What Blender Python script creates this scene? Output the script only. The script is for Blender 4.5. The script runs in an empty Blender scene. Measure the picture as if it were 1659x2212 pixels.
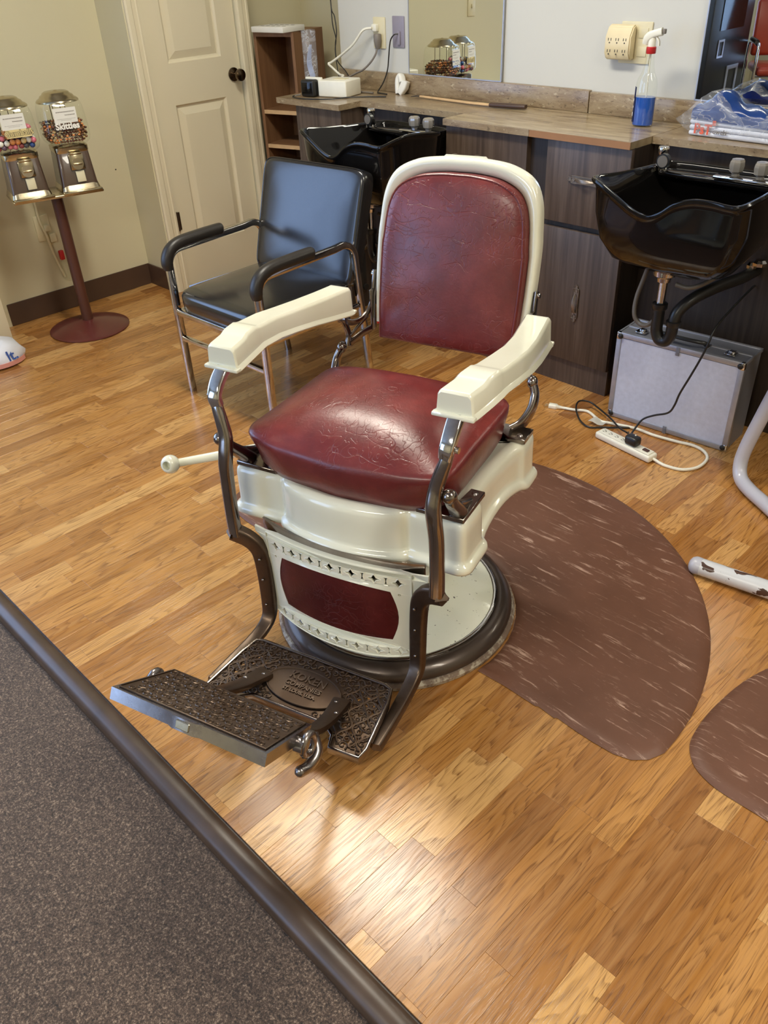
import bpy, bmesh, math, random
from mathutils import Vector, Matrix
from mathutils.geometry import tessellate_polygon
PI = math.pi
sc = bpy.context.scene
C = sc.collection
random.seed(7)
# ------------------------------------------------------------------ camera
CAM_H = 1.45
cam_d = bpy.data.cameras.new('camera')
cam = bpy.data.objects.new('camera', cam_d)
C.objects.link(cam)
cam_d.sensor_fit = 'VERTICAL'
cam_d.sensor_height = 24.0
cam_d.lens = 1778.66 / 2212 * 24.0
cam_d.clip_start = 0.05
Rr = Vector((0.7039416, 0.70901628, -0.04197776))      # image right in world axes
Rd = Vector((0.38198375, -0.42775203, -0.81921708))    # image down
Rf = Vector((-0.59879432, 0.56064616, -0.57194514))    # forward
m = Matrix(((Rr.x, -Rd.x, -Rf.x, 0), (Rr.y, -Rd.y, -Rf.y, 0), (Rr.z, -Rd.z, -Rf.z, CAM_H), (0, 0, 0, 1)))
cam.matrix_world = m
sc.camera = cam
# ------------------------------------------------------------------ world, light, exposure
w = bpy.data.worlds.new('world')
sc.world = w
w.use_nodes = True
bg = w.node_tree.nodes['Background']
bg.inputs[0].default_value = (0.40, 0.58, 1.0, 1)
bg.inputs[1].default_value = 6.0
sc.view_settings.view_transform = 'Standard'
sc.view_settings.look = 'None'
sc.view_settings.gamma = 1
sc.view_settings.use_curve_mapping = False
sc.view_settings.exposure = 0.0
sc.cycles.use_denoising = True
sc.cycles.max_bounces = 8
sc.cycles.glossy_bounces = 5
sc.cycles.transmission_bounces = 8
sc.cycles.transparent_max_bounces = 12
sc.cycles.caustics_reflective = False
sc.cycles.caustics_refractive = False
sc.cycles.sample_clamp_indirect = 10.0


def area(name, loc, target, sx, sy, power, col):
    l = bpy.data.lights.new(name, 'AREA')
    l.shape = 'RECTANGLE'
    l.size = sx
    l.size_y = sy
    l.energy = power
    l.color = col
    o = bpy.data.objects.new(name, l)
    C.objects.link(o)
    o.location = loc
    o.rotation_euler = (Vector(target) - Vector(loc)).to_track_quat('-Z', 'Y').to_euler()
    return o


WARM = (1.0, 0.945, 0.80)
DAY = (0.62, 0.76, 1.0)
# daylight entering through the two shop windows
for nm_, lc_, tg_, wx_, wy_ in (('window_portal_front', (-2.7, -3.19, 1.3), (-2.7, 0, 1.3), 1.4, 2.0), ('window_portal_side', (-3.955, -0.94, 1.375), (0, -0.94, 1.375), 3.12, 1.85)):
    a_p = area(nm_, lc_, tg_, wx_, wy_, 1, DAY)
    a_p.data.cycles.is_portal = True

# ------------------------------------------------------------------ helpers


def finish(bm, name, mat, parent=None, smooth=0.6, loc=None, rot=None, fix=True):
    if name in SPLIT:
        isl = islands(bm)
        if len(isl) > 1:
            bm.verts.index_update()
            last = None
            for comp in isl:
                b2 = bm.copy()
                b2.verts.ensure_lookup_table()
                keep = {v.index for v in comp}
                bmesh.ops.delete(b2, geom=[v for v in b2.verts if v.index not in keep], context='VERTS')
                last = finish(b2, name, mat, parent, smooth, loc, rot, fix)
            bm.free()
            return last
    if fix:
        bmesh.ops.recalc_face_normals(bm, faces=bm.faces)
    me = bpy.data.meshes.new(name)
    bm.to_mesh(me)
    bm.free()
    if smooth:
        me.polygons.foreach_set('use_smooth', [True] * len(me.polygons))
        me.set_sharp_from_angle(angle=smooth)
    if mat:
        me.materials.append(mat)
    o = bpy.data.objects.new(name, me)
    C.objects.link(o)
    if parent:
        o.parent = parent
    if loc:
        o.location = loc
    if rot:
        o.rotation_euler = rot
    return o


def islands(bm):
    seen = set()
    out = []
    for v in bm.verts:
        if v in seen:
            continue
        st = [v]
        seen.add(v)
        comp = []
        while st:
            q = st.pop()
            comp.append(q)
            for e in q.link_edges:
                r = e.other_vert(q)
                if r not in seen:
                    seen.add(r)
                    st.append(r)
        out.append(comp)
    return out


SPLIT = ('rivet', 'screw', 'socket_hole', 'recline_hinge', 'outlet_face', 'prong', 'inner_rod', 'shutoff_valve')


def tag(o, label=None, cat=None, group=None, kind=None):
    if label:
        o['label'] = label
    if cat:
        o['category'] = cat
    if group:
        o['group'] = group
    if kind:
        o['kind'] = kind
    return o


def empty(name, loc, label, cat, rz=0.0, group=None):
    o = bpy.data.objects.new(name, None)
    o.empty_display_size = 0.05
    C.objects.link(o)
    o.location = loc
    o.rotation_euler = (0, 0, rz)
    return tag(o, label, cat, group)


def box(bm, c, s, bev=0.0, seg=2, rot=None):
    r = bmesh.ops.create_cube(bm, size=1)
    vs = r['verts']
    M4 = Matrix.Translation(c)
    if rot:
        M4 = M4 @ (rot.to_4x4() if not isinstance(rot, tuple) else Matrix.Rotation(rot[2], 4, 'Z') @ Matrix.Rotation(rot[1], 4, 'Y') @ Matrix.Rotation(rot[0], 4, 'X'))
    M4 = M4 @ Matrix.Diagonal((s[0], s[1], s[2], 1))
    bmesh.ops.transform(bm, matrix=M4, verts=vs)
    if bev:
        es = list({e for v in vs for e in v.link_edges})
        bmesh.ops.bevel(bm, geom=es, offset=bev, segments=seg, profile=0.5, affect='EDGES')
    return bm


def B(c, s, bev=0.0, seg=2, rot=None):
    return box(bmesh.new(), c, s, bev, seg, rot)


def circ(r, n=12):
    return [(r * math.cos(2 * PI * i / n), r * math.sin(2 * PI * i / n)) for i in range(n)]


def rrect(wd, h, r, n=3):
    out = []
    r = min(r, wd / 2 - 1e-5, h / 2 - 1e-5)
    for cx, cy, a0 in ((wd / 2 - r, h / 2 - r, 0), (-wd / 2 + r, h / 2 - r, 90), (-wd / 2 + r, -h / 2 + r, 180), (wd / 2 - r, -h / 2 + r, 270)):
        for i in range(n + 1):
            a = math.radians(a0 + 90 * i / n)
            out.append((cx + r * math.cos(a), cy + r * math.sin(a)))
    return out


def cat(pts, n=6, closed=False):
    P = [Vector(p) for p in pts]
    if len(P) < 3:
        return P
    out = []
    N = len(P)
    rng = range(N) if closed else range(N - 1)
    for i in rng:
        p1, p2 = P[i], P[(i + 1) % N]
        p0 = P[(i - 1) % N] if (closed or i > 0) else p1 * 2 - p2
        p3 = P[(i + 2) % N] if (closed or i < N - 2) else p2 * 2 - p1
        for k in range(n):
            t = k / n
            out.append(0.5 * ((2 * p1) + (p2 - p0) * t + (2 * p0 - 5 * p1 + 4 * p2 - p3) * t * t + (3 * p1 - p0 - 3 * p2 + p3) * t ** 3))
    if not closed:
        out.append(P[-1])
    return out


def sweep(bm, pts, prof, up=(0, 0, 1), scales=None, closed=False, cap=True, scales2=None, twist=None):
    P = [Vector(p) for p in pts]
    n = len(P)
    up = Vector(up)
    rings = []
    prev = None
    for i in range(n):
        if closed:
            t = (P[(i + 1) % n] - P[i - 1]).normalized()
        elif i == 0:
            t = (P[1] - P[0]).normalized()
        elif i == n - 1:
            t = (P[-1] - P[-2]).normalized()
        else:
            t = ((P[i + 1] - P[i]).normalized() + (P[i] - P[i - 1]).normalized()).normalized()
        if prev is None:
            u = up - t * up.dot(t)
            if u.length < 1e-4:
                u = Vector((1, 0, 0)) - t * t.x
            u.normalize()
        else:
            u = prev - t * prev.dot(t)
            u.normalize()
        prev = u
        s = t.cross(u)
        k = 1 if scales is None else scales[i] if not callable(scales) else scales(i / (n - 1))
        k2 = k if scales2 is None else (scales2[i] if not callable(scales2) else scales2(i / (n - 1)))
        rings.append([bm.verts.new(P[i] + s * (a * k) + u * (b * k2)) for a, b in prof])
    m_ = len(prof)
    for i in range(n if closed else n - 1):
        A, Bq = rings[i], rings[(i + 1) % n]
        for j in range(m_):
            bm.faces.new((A[j], A[(j + 1) % m_], Bq[(j + 1) % m_], Bq[j]))
    if cap and not closed:
        bm.faces.new(rings[0][::-1])
        bm.faces.new(rings[-1])
    return bm


def tube(pts, r, n=8, res=5, bm=None, closed=False):
    bm = bm or bmesh.new()
    return sweep(bm, cat(pts, res, closed) if res else [Vector(p) for p in pts], circ(r, n), closed=closed)


def loft(bm, rings, cap0=True, cap1=True, closed=False):
    R = [[bm.verts.new(v) for v in r] for r in rings]
    m_ = len(R[0])
    for i in range(len(R) - (0 if closed else 1)):
        A, Bq = R[i], R[(i + 1) % len(R)]
        for j in range(m_):
            bm.faces.new((A[j], A[(j + 1) % m_], Bq[(j + 1) % m_], Bq[j]))
    if cap0 and not closed:
        bm.faces.new(R[0][::-1])
    if cap1 and not closed:
        bm.faces.new(R[-1])
    return bm


def lathe(prof, n=32, bm=None, c=(0, 0, 0), cap=True):
    bm = bm or bmesh.new()
    rings = [[(c[0] + r * math.cos(2 * PI * i / n), c[1] + r * math.sin(2 * PI * i / n), c[2] + z) for i in range(n)] for r, z in prof]
    return loft(bm, rings, cap, cap)


def extrude_poly(bm, pts, vec, cap=True):
    a = [bm.verts.new(p) for p in pts]
    b = [bm.verts.new(Vector(p) + Vector(vec)) for p in pts]
    n = len(pts)
    for i in range(n):
        bm.faces.new((a[i], a[(i + 1) % n], b[(i + 1) % n], b[i]))
    bm.faces.new(a[::-1])
    bm.faces.new(b)
    return bm


def plate(bm, outer, holes, th, fn):
    """flat outline with holes in (u,v) -> fn(u,v,d) gives the 3D point, d = 0 front, th back"""
    loops = [outer] + holes
    flat = [p for l in loops for p in l]
    tris = tessellate_polygon([[Vector((p[0], p[1], 0)) for p in l] for l in loops])
    f = [bm.verts.new(fn(u, v, 0)) for u, v in flat]
    b = [bm.verts.new(fn(u, v, th)) for u, v in flat]
    for t in tris:
        try:
            bm.faces.new((f[t[0]], f[t[1]], f[t[2]]))
            bm.faces.new((b[t[2]], b[t[1]], b[t[0]]))
        except ValueError:
            pass
    k = 0
    for l in loops:
        n = len(l)
        for i in range(n):
            i0, i1 = k + i, k + (i + 1) % n
            try:
                bm.faces.new((f[i0], f[i1], b[i1], b[i0]))
            except ValueError:
                pass
        k += n
    return bm


def ball(bm, c, r, seg=14, sc3=(1, 1, 1)):
    q = bmesh.ops.create_uvsphere(bm, u_segments=seg, v_segments=max(6, seg // 2 + 1), radius=r)
    bmesh.ops.transform(bm, matrix=Matrix.Translation(c) @ Matrix.Diagonal((sc3[0], sc3[1], sc3[2], 1)), verts=q['verts'])
    return bm


def cyl(bm, c, r, h, axis='Z', n=16, r2=None):
    q = bmesh.ops.create_cone(bm, cap_ends=True, segments=n, radius1=r, radius2=r if r2 is None else r2, depth=h)
    R = Matrix.Identity(4)
    if axis == 'X':
        R = Matrix.Rotation(PI / 2, 4, 'Y')
    if axis == 'Y':
        R = Matrix.Rotation(-PI / 2, 4, 'X')
    bmesh.ops.transform(bm, matrix=Matrix.Translation(c) @ R, verts=q['verts'])
    return bm


def text_mesh(name, s, size, mat, parent, matrix, extr=0.0004, align='CENTER', shear=0.0, bold=0.0):
    cu = bpy.data.curves.new(name, 'FONT')
    cu.body = s
    cu.size = size
    cu.extrude = extr
    cu.align_x = align
    cu.align_y = 'CENTER'
    cu.shear = shear
    cu.offset = bold
    cu.resolution_u = 3
    t = bpy.data.objects.new(name, cu)
    C.objects.link(t)
    dg = bpy.context.evaluated_depsgraph_get()
    me = bpy.data.meshes.new_from_object(t.evaluated_get(dg))
    bpy.data.objects.remove(t)
    o = bpy.data.objects.new(name, me)
    me.name = name
    me.materials.clear()
    me.materials.append(mat)
    C.objects.link(o)
    o.parent = parent
    o.matrix_local = matrix
    return o


def frame(o, x, y):
    """matrix with given origin, local x and y directions (z = x cross y)"""
    x = Vector(x).normalized()
    y = Vector(y)
    z = x.cross(y).normalized()
    y = z.cross(x)
    return Matrix(((x.x, y.x, z.x, o[0]), (x.y, y.y, z.y, o[1]), (x.z, y.z, z.z, o[2]), (0, 0, 0, 1)))


def copy_tree(o, parent=None):
    c = o.copy()
    C.objects.link(c)
    c.parent = parent
    for ch in list(o.children):
        copy_tree(ch, c)
    return c


# ------------------------------------------------------------------ materials
def srgb(r, g, b):
    f = lambda v: ((v / 255 + 0.055) / 1.055) ** 2.4 if v > 10 else v / 255 / 12.92
    return (f(r), f(g), f(b), 1)


class N:
    """small node builder"""
    def __init__(s, name):
        s.m = bpy.data.materials.new(name)
        s.m.use_nodes = True
        s.t = s.m.node_tree
        s.b = s.t.nodes['Principled BSDF']

    def n(s, typ, **kw):
        nd = s.t.nodes.new(typ)
        for k, v in kw.items():
            if hasattr(nd, k) and not k.startswith('i_'):
                setattr(nd, k, v)
        return nd

    def l(s, a, b):
        s.t.links.new(a, b)

    def coord(s, scale=(1, 1, 1), kind='Object', rot=(0, 0, 0), src=None):
        tc = s.n('ShaderNodeTexCoord')
        mp = s.n('ShaderNodeMapping')
        mp.inputs['Scale'].default_value = scale
        mp.inputs['Rotation'].default_value = rot
        s.l(src or tc.outputs[kind], mp.inputs[0])
        return mp.outputs[0]

    def noise(s, vec, scale=5, detail=4, rough=0.5, dist=0.0):
        nd = s.n('ShaderNodeTexNoise')
        nd.inputs['Scale'].default_value = scale
        nd.inputs['Detail'].default_value = detail
        nd.inputs['Roughness'].default_value = rough
        nd.inputs['Distortion'].default_value = dist
        s.l(vec, nd.inputs['Vector'])
        return nd.outputs[0]

    def ramp(s, fac, stops, interp='LINEAR'):
        nd = s.n('ShaderNodeValToRGB')
        cr = nd.color_ramp
        cr.interpolation = interp
        while len(cr.elements) < len(stops):
            cr.elements.new(0.5)
        for e, (p, c) in zip(cr.elements, stops):
            e.position = p
            e.color = c if len(c) == 4 else (c[0], c[1], c[2], 1)
        s.l(fac, nd.inputs[0])
        return nd.outputs[0]

    def mix(s, fac, a, b, mode='MIX'):
        nd = s.n('ShaderNodeMix', data_type='RGBA', blend_type=mode)
        for k, v in ((0, fac), (6, a), (7, b)):
            if isinstance(v, (int, float)):
                nd.inputs[k].default_value = v
            elif isinstance(v, tuple):
                nd.inputs[k].default_value = v
            else:
                s.l(v, nd.inputs[k])
        return nd.outputs[2]

    def math(s, op, a, b=0.0):
        nd = s.n('ShaderNodeMath', operation=op)
        for k, v in ((0, a), (1, b)):
            if isinstance(v, (int, float)):
                nd.inputs[k].default_value = v
            else:
                s.l(v, nd.inputs[k])
        return nd.outputs[0]

    def bump(s, h, strength=0.3, dist=0.002, normal=None):
        nd = s.n('ShaderNodeBump')
        nd.inputs['Strength'].default_value = strength
        nd.inputs['Distance'].default_value = dist
        s.l(h, nd.inputs['Height'])
        if normal:
            s.l(normal, nd.inputs['Normal'])
        s.l(nd.outputs[0], s.b.inputs['Normal'])
        return nd.outputs[0]

    def set(s, **kw):
        names = dict(col='Base Color', rough='Roughness', metal='Metallic', coat='Coat Weight', coatr='Coat Roughness', spec='Specular IOR Level', trans='Transmission Weight', ior='IOR', alpha='Alpha', sheen='Sheen Weight')
        for k, v in kw.items():
            i = s.b.inputs[names[k]]
            if isinstance(v, (int, float)):
                i.default_value = v
            elif isinstance(v, tuple):
                i.default_value = v
            else:
                s.l(v, i)
        return s.m


def simple(name, col, rough=0.5, metal=0.0, var=0.06, scale=12, **kw):
    s = N(name)
    v = s.noise(s.coord(), scale, 3)
    lo = tuple(c * (1 - var) for c in col[:3]) + (1,)
    hi = tuple(min(1, c * (1 + var)) for c in col[:3]) + (1,)
    s.set(col=s.ramp(v, [(0.3, lo), (0.7, hi)]), rough=rough, metal=metal, **kw)
    return s.m


def mat_enamel(name='cream_enamel', chips=False):
    s = N(name)
    base = s.ramp(s.noise(s.coord(), 6, 3), [(0.35, srgb(231, 230, 210)), (0.65, srgb(238, 237, 220))])
    if chips:
        c1 = s.noise(s.coord((1, 1, 1)), 60, 4, 0.7)
        f = s.ramp(c1, [(0.655, (0, 0, 0)), (0.68, (1, 1, 1))])
        base = s.mix(f, base, srgb(70, 52, 40))
    s.set(col=base, rough=0.16, coat=0.6, coatr=0.05)
    return s.m


def mat_leather():
    s = N('oxblood_leather')
    co = s.coord()
    v = s.noise(co, 9, 6, 0.65)
    col = s.ramp(v, [(0.3, srgb(90, 28, 28)), (0.5, srgb(107, 36, 35)), (0.72, srgb(128, 51, 48))])
    wv = s.noise(s.coord((1, 1.3, 2.6)), 11, 1.5, 0.5, 0.6)
    r1 = s.math('ABSOLUTE', s.math('SUBTRACT', wv, 0.5))
    crease = s.ramp(r1, [(0.0, (1, 1, 1)), (0.014, (0, 0, 0))])
    wv2 = s.noise(s.coord((1.9, 1, 1.4)), 30, 1.5, 0.5, 0.4)
    r2 = s.math('ABSOLUTE', s.math('SUBTRACT', wv2, 0.5))
    crease2 = s.ramp(r2, [(0.0, (1, 1, 1)), (0.022, (0, 0, 0))])
    msk = s.ramp(s.noise(co, 7, 3), [(0.45, (0, 0, 0)), (0.6, (1, 1, 1))])
    cm = s.math('MULTIPLY', s.math('ADD', s.math('MULTIPLY', crease, 0.6), s.math('MULTIPLY', crease2, 0.5)), msk)
    col = s.mix(s.math('MULTIPLY', cm, 0.28), col, srgb(165, 92, 84))
    h = s.math('SUBTRACT', s.math('MULTIPLY', s.noise(co, 180, 3), 0.25), cm)
    s.bump(h, 0.85, 0.0015)
    s.set(col=col, rough=s.ramp(s.noise(co, 22, 4), [(0.3, (0.3,) * 3), (0.7, (0.42,) * 3)]), coat=0.3, coatr=0.24)
    return s.m


def mat_steel(name, base=(150, 142, 136), brown=0.0, rough=(0.1, 0.3)):
    s = N(name)
    co = s.coord()
    v = s.noise(co, 14, 6, 0.7)
    c = s.ramp(v, [(0.35, srgb(*base)), (0.62, srgb(*[min(255, b + 30) for b in base]))])
    if brown:
        f = s.ramp(s.noise(co, 7, 5, 0.7), [(0.5 - brown * 0.25, (0, 0, 0)), (0.5 + brown * 0.1, (1, 1, 1))])
        c = s.mix(s.math('MULTIPLY', f, min(1, brown)), c, srgb(92, 74, 60))
    s.bump(s.noise(co, 90, 4), 0.08, 0.001)
    s.set(col=c, metal=1.0, rough=s.ramp(v, [(0.3, (rough[0],) * 3), (0.7, (rough[1],) * 3)]))
    return s.m


def mat_wood_floor():
    s = N('oak_laminate')
    at = s.n('ShaderNodeAttribute', attribute_name='piece')
    geo = s.n('ShaderNodeNewGeometry')
    sep = s.n('ShaderNodeSeparateXYZ')
    s.l(geo.outputs['Position'], sep.inputs[0])
    sc_ = s.n('ShaderNodeSeparateColor')
    s.l(at.outputs['Color'], sc_.inputs[0])
    r, g, b = sc_.outputs[0], sc_.outputs[1], sc_.outputs[2]

    def comb(x, y, z):
        c = s.n('ShaderNodeCombineXYZ')
        for i, v in enumerate((x, y, z)):
            if isinstance(v, (int, float)):
                c.inputs[i].default_value = v
            else:
                s.l(v, c.inputs[i])
        return c.outputs[0]
    X, Y = sep.outputs[0], sep.outputs[1]
    off = s.math('MULTIPLY', r, 37.0)
    # broad cathedral figure: contour lines of a stretched noise field
    v1 = comb(s.math('MULTIPLY', X, 15.0), s.math('ADD', s.math('MULTIPLY', Y, 1.9), off), s.math('MULTIPLY', g, 31.0))
    n1 = s.noise(v1, 1.0, 2.2, 0.42, 0.25)
    bands = s.math('FRACT', s.math('MULTIPLY', n1, s.math('ADD', s.math('MULTIPLY', b, 13.0), 9.0)))
    line = s.ramp(bands, [(0.0, (0, 0, 0)), (0.10, (1, 1, 1)), (0.22, (0.8,) * 3), (0.5, (0.15,) * 3), (1.0, (0, 0, 0))])
    v2 = comb(s.math('MULTIPLY', X, 520.0), s.math('ADD', s.math('MULTIPLY', Y, 13.0), off), g)
    pn = s.noise(v2, 1.0, 2, 0.6)
    por = s.ramp(pn, [(0.52, (0, 0, 0)), (0.64, (1, 1, 1))])
    grit = s.ramp(pn, [(0.34, (0.25,) * 3), (0.6, (1, 1, 1))])
    line = s.math('MULTIPLY', line, grit)
    v3 = comb(s.math('MULTIPLY', X, 60.0), s.math('ADD', s.math('MULTIPLY', Y, 3.0), off), b)
    str_ = s.noise(v3, 1.0, 3, 0.6)
    base = s.ramp(g, [(0.0, srgb(138, 86, 34)), (0.2, srgb(162, 107, 46)), (0.55, srgb(184, 128, 62)), (0.8, srgb(198, 144, 78)), (1.0, srgb(212, 164, 100))])
    base = s.mix(s.ramp(str_, [(0.35, (0, 0, 0)), (0.7, (0.35,) * 3)]), base, srgb(206, 158, 104))
    dark = s.math('ADD', s.math('MULTIPLY', line, 0.62), s.math('MULTIPLY', por, 0.3))
    col = s.mix(dark, base, srgb(108, 64, 22))
    scuff = s.ramp(s.noise(s.coord((1, 1, 1)), 2.2, 2, 0.5), [(0.4, (0.24,) * 3), (0.7, (0.34,) * 3)])
    s.bump(s.math('MULTIPLY', por, -1.0), 0.35, 0.0006)
    s.set(col=col, rough=scuff, spec=0.5, coat=0.45, coatr=0.2)
    return s.m


def mat_stone():
    s = N('travertine_laminate')
    co = s.coord((3.0, 9, 13))
    v = s.noise(co, 2.0, 9, 0.78, 0.5)
    c = s.ramp(v, [(0.3, srgb(104, 84, 64)), (0.45, srgb(138, 118, 92)), (0.58, srgb(158, 140, 112)), (0.75, srgb(118, 96, 74))])
    f = s.ramp(s.noise(s.coord((1, 1, 2)), 55, 3, 0.7), [(0.60, (0, 0, 0)), (0.66, (1, 1, 1))])
    c = s.mix(s.math('MULTIPLY', f, 0.6), c, srgb(70, 56, 42))
    f2 = s.ramp(s.noise(s.coord((1, 1, 2)), 38, 3, 0.7), [(0.61, (0, 0, 0)), (0.67, (1, 1, 1))])
    c = s.mix(s.math('MULTIPLY', f2, 0.5), c, srgb(205, 190, 160))
    s.set(col=c, rough=0.28, coat=0.2, coatr=0.1)
    return s.m


def mat_counter():
    s = N('streaked_laminate')
    co = s.coord((3, 22, 3), rot=(0, 0, 0.35))
    v = s.noise(co, 1.6, 6, 0.6, 0.4)
    c = s.ramp(v, [(0.32, srgb(128, 110, 84)), (0.5, srgb(158, 140, 110)), (0.68, srgb(180, 164, 134))])
    s.set(col=c, rough=0.26, coat=0.25, coatr=0.1)
    return s.m


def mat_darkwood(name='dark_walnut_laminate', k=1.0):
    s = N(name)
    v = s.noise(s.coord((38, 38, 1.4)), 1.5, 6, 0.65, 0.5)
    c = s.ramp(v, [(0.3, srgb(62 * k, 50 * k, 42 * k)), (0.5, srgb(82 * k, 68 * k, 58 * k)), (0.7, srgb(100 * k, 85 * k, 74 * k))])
    s.bump(v, 0.08, 0.001)
    s.set(col=c, rough=0.42)
    return s.m


def mat_paint(name, col, rough=0.6):
    s = N(name)
    v = s.noise(s.coord(), 1.5, 4)
    a = tuple(c * 0.95 for c in col[:3]) + (1,)
    c = s.ramp(v, [(0.3, a), (0.7, col)])
    s.bump(s.noise(s.coord(), 140, 3), 0.12, 0.0008)
    s.set(col=c, rough=rough)
    return s.m


def mat_mat():
    s = N('marbled_brown_rubber')
    co = s.coord((3.6, 34, 3), rot=(0, 0, 0.12))
    v = s.noise(co, 2.2, 7, 0.72, 0.8)
    f = s.ramp(v, [(0.565, (0, 0, 0)), (0.64, (1, 1, 1))])
    v2 = s.noise(s.coord(), 3.5, 5, 0.6)
    f = s.math('MULTIPLY', f, s.ramp(s.noise(s.coord((1.5, 4, 1)), 5, 4, 0.6), [(0.40, (0, 0, 0)), (0.58, (1, 1, 1))]))
    b = s.ramp(v2, [(0.3, srgb(94, 60, 42)), (0.7, srgb(114, 76, 58))])
    wear = s.ramp(s.noise(s.coord((1, 3, 1)), 40, 4, 0.7), [(0.62, (0, 0, 0)), (0.8, (1, 1, 1))])
    b = s.mix(s.math('MULTIPLY', wear, 0.22), b, srgb(190, 150, 130))
    s.bump(s.noise(s.coord(), 90, 4), 0.18, 0.001)
    s.set(col=s.mix(s.math('MULTIPLY', f, 0.8), b, srgb(206, 172, 152)), rough=0.5)
    return s.m


def mat_carpet():
    s = N('charcoal_brown_carpet')
    a = s.noise(s.coord(), 210, 4, 0.85)
    b = s.noise(s.coord(), 75, 3, 0.7)
    c = s.ramp(s.math('ADD', s.math('MULTIPLY', a, 0.75), s.math('MULTIPLY', b, 0.25)), [(0.40, srgb(34, 24, 18)), (0.48, srgb(80, 62, 50)), (0.54, srgb(104, 84, 70)), (0.62, srgb(176, 152, 130))])
    big = s.noise(s.coord(), 3, 4)
    c = s.mix(s.ramp(big, [(0.35, (0.15,) * 3), (0.7, (0.0,) * 3)]), c, srgb(40, 32, 28))
    s.bump(a, 0.9, 0.004)
    s.set(col=c, rough=0.95, sheen=0.2)
    return s.m


def mat_glass(name='clear_glass', col=(0.98, 0.99, 0.97, 1), rough=0.02):
    # thin clear shell: mostly transparent with fresnel gloss
    s = N(name)
    s.t.nodes.remove(s.b)
    out = s.t.nodes['Material Output']
    tr = s.n('ShaderNodeBsdfTransparent')
    tr.inputs[0].default_value = col
    gl = s.n('ShaderNodeBsdfGlossy')
    gl.inputs['Roughness'].default_value = rough
    fr = s.n('ShaderNodeFresnel')
    fr.inputs[0].default_value = 1.5
    mx = s.n('ShaderNodeMixShader')
    geo = s.n('ShaderNodeNewGeometry')
    front = s.math('SUBTRACT', 1.0, geo.outputs['Backfacing'])
    s.l(s.math('MULTIPLY', s.math('ADD', s.math('MULTIPLY', fr.outputs[0], 0.95), 0.015), front), mx.inputs[0])
    s.l(tr.outputs[0], mx.inputs[1])
    s.l(gl.outputs[0], mx.inputs[2])
    s.l(mx.outputs[0], out.inputs[0])
    return s.m


def mat_film():
    s = N('crinkled_clear_plastic')
    s.t.nodes.remove(s.b)
    out = s.t.nodes['Material Output']
    tr = s.n('ShaderNodeBsdfTransparent')
    tr.inputs[0].default_value = (0.93, 0.94, 0.96, 1)
    df = s.n('ShaderNodeBsdfPrincipled')
    df.inputs['Base Color'].default_value = (0.85, 0.87, 0.9, 1)
    df.inputs['Roughness'].default_value = 0.12
    cr = s.noise(s.coord((1, 1, 1.6)), 17, 2, 0.5, 0.7)
    bp = s.n('ShaderNodeBump')
    bp.inputs['Strength'].default_value = 0.8
    bp.inputs['Distance'].default_value = 0.01
    s.l(cr, bp.inputs['Height'])
    s.l(bp.outputs[0], df.inputs['Normal'])
    gl = s.n('ShaderNodeMixShader')
    s.l(s.ramp(cr, [(0.3, (0.08,) * 3), (0.52, (0.12,) * 3), (0.55, (0.38,) * 3), (0.575, (0.14,) * 3), (0.75, (0.3,) * 3)]), gl.inputs[0])
    s.l(tr.outputs[0], gl.inputs[1])
    s.l(df.outputs[0], gl.inputs[2])
    s.l(gl.outputs[0], out.inputs[0])
    return s.m


M = {}
M['enamel'] = mat_enamel()
M['enamel_base'] = mat_enamel('speckled_cream_enamel', True)
for nd_ in M['enamel_base'].node_tree.nodes:
    if nd_.type == 'VALTORGB' and nd_.color_ramp.elements[0].color[0] > 0.3:
        nd_.color_ramp.elements[0].color = srgb(240, 242, 218)
        nd_.color_ramp.elements[1].color = srgb(246, 247, 230)
M['leather'] = mat_leather()
M['chrome'] = mat_steel('polished_chrome', (185, 182, 180), 0, (0.05, 0.13))
M['nickel'] = mat_steel('worn_nickel', (150, 142, 136), 0.55, (0.1, 0.28))
M['iron'] = mat_steel('aged_brown_nickel', (112, 98, 86), 0.9, (0.34, 0.5))
M['cast'] = mat_steel('dull_cast_iron', (104, 90, 78), 0.95, (0.46, 0.6))
M['silver_edge'] = mat_steel('bright_worn_nickel', (160, 156, 156), 0.5, (0.16, 0.34))
M['floor'] = mat_wood_floor()
M['pewter'] = simple('aged_pewter', srgb(138, 126, 114), 0.38, metal=0.6)
M['stone'] = mat_stone()
M['counter'] = mat_counter()
M['dark'] = mat_darkwood()
M['darker'] = mat_darkwood('deep_walnut_laminate', 0.62)  # darker tone of the walnut laminate
M['paint'] = mat_paint('cream_wall_paint', srgb(212, 204, 172))
M['paint_white'] = mat_paint('white_wall_paint', srgb(206, 205, 198))
M['door'] = mat_paint('cream_door_paint', srgb(226, 216, 188), 0.42)
M['base'] = simple('brown_vinyl_baseboard', srgb(78, 58, 46), 0.4)
M['rubber'] = mat_mat()
M['carpet'] = mat_carpet()
M['black_vinyl'] = simple('black_vinyl', srgb(30, 29, 30), 0.2, scale=30, spec=0.6, coat=0.35, coatr=0.2)
M['black_plastic'] = simple('black_plastic', srgb(30, 29, 28), 0.35)
M['black_gloss'] = simple('black_gloss_acrylic', srgb(20, 18, 17), 0.08, spec=0.25, coat=0.08, coatr=0.03)
M['black_pad'] = simple('black_arm_pad', srgb(40, 36, 33), 0.4)
M['white_plastic'] = simple('ivory_plastic', srgb(232, 229, 214), 0.35)
M['ivory'] = simple('aged_ivory_plastic', srgb(216, 206, 172), 0.4)
M['grey_plate'] = simple('lilac_grey_plate', srgb(142, 136, 150), 0.45)
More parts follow.
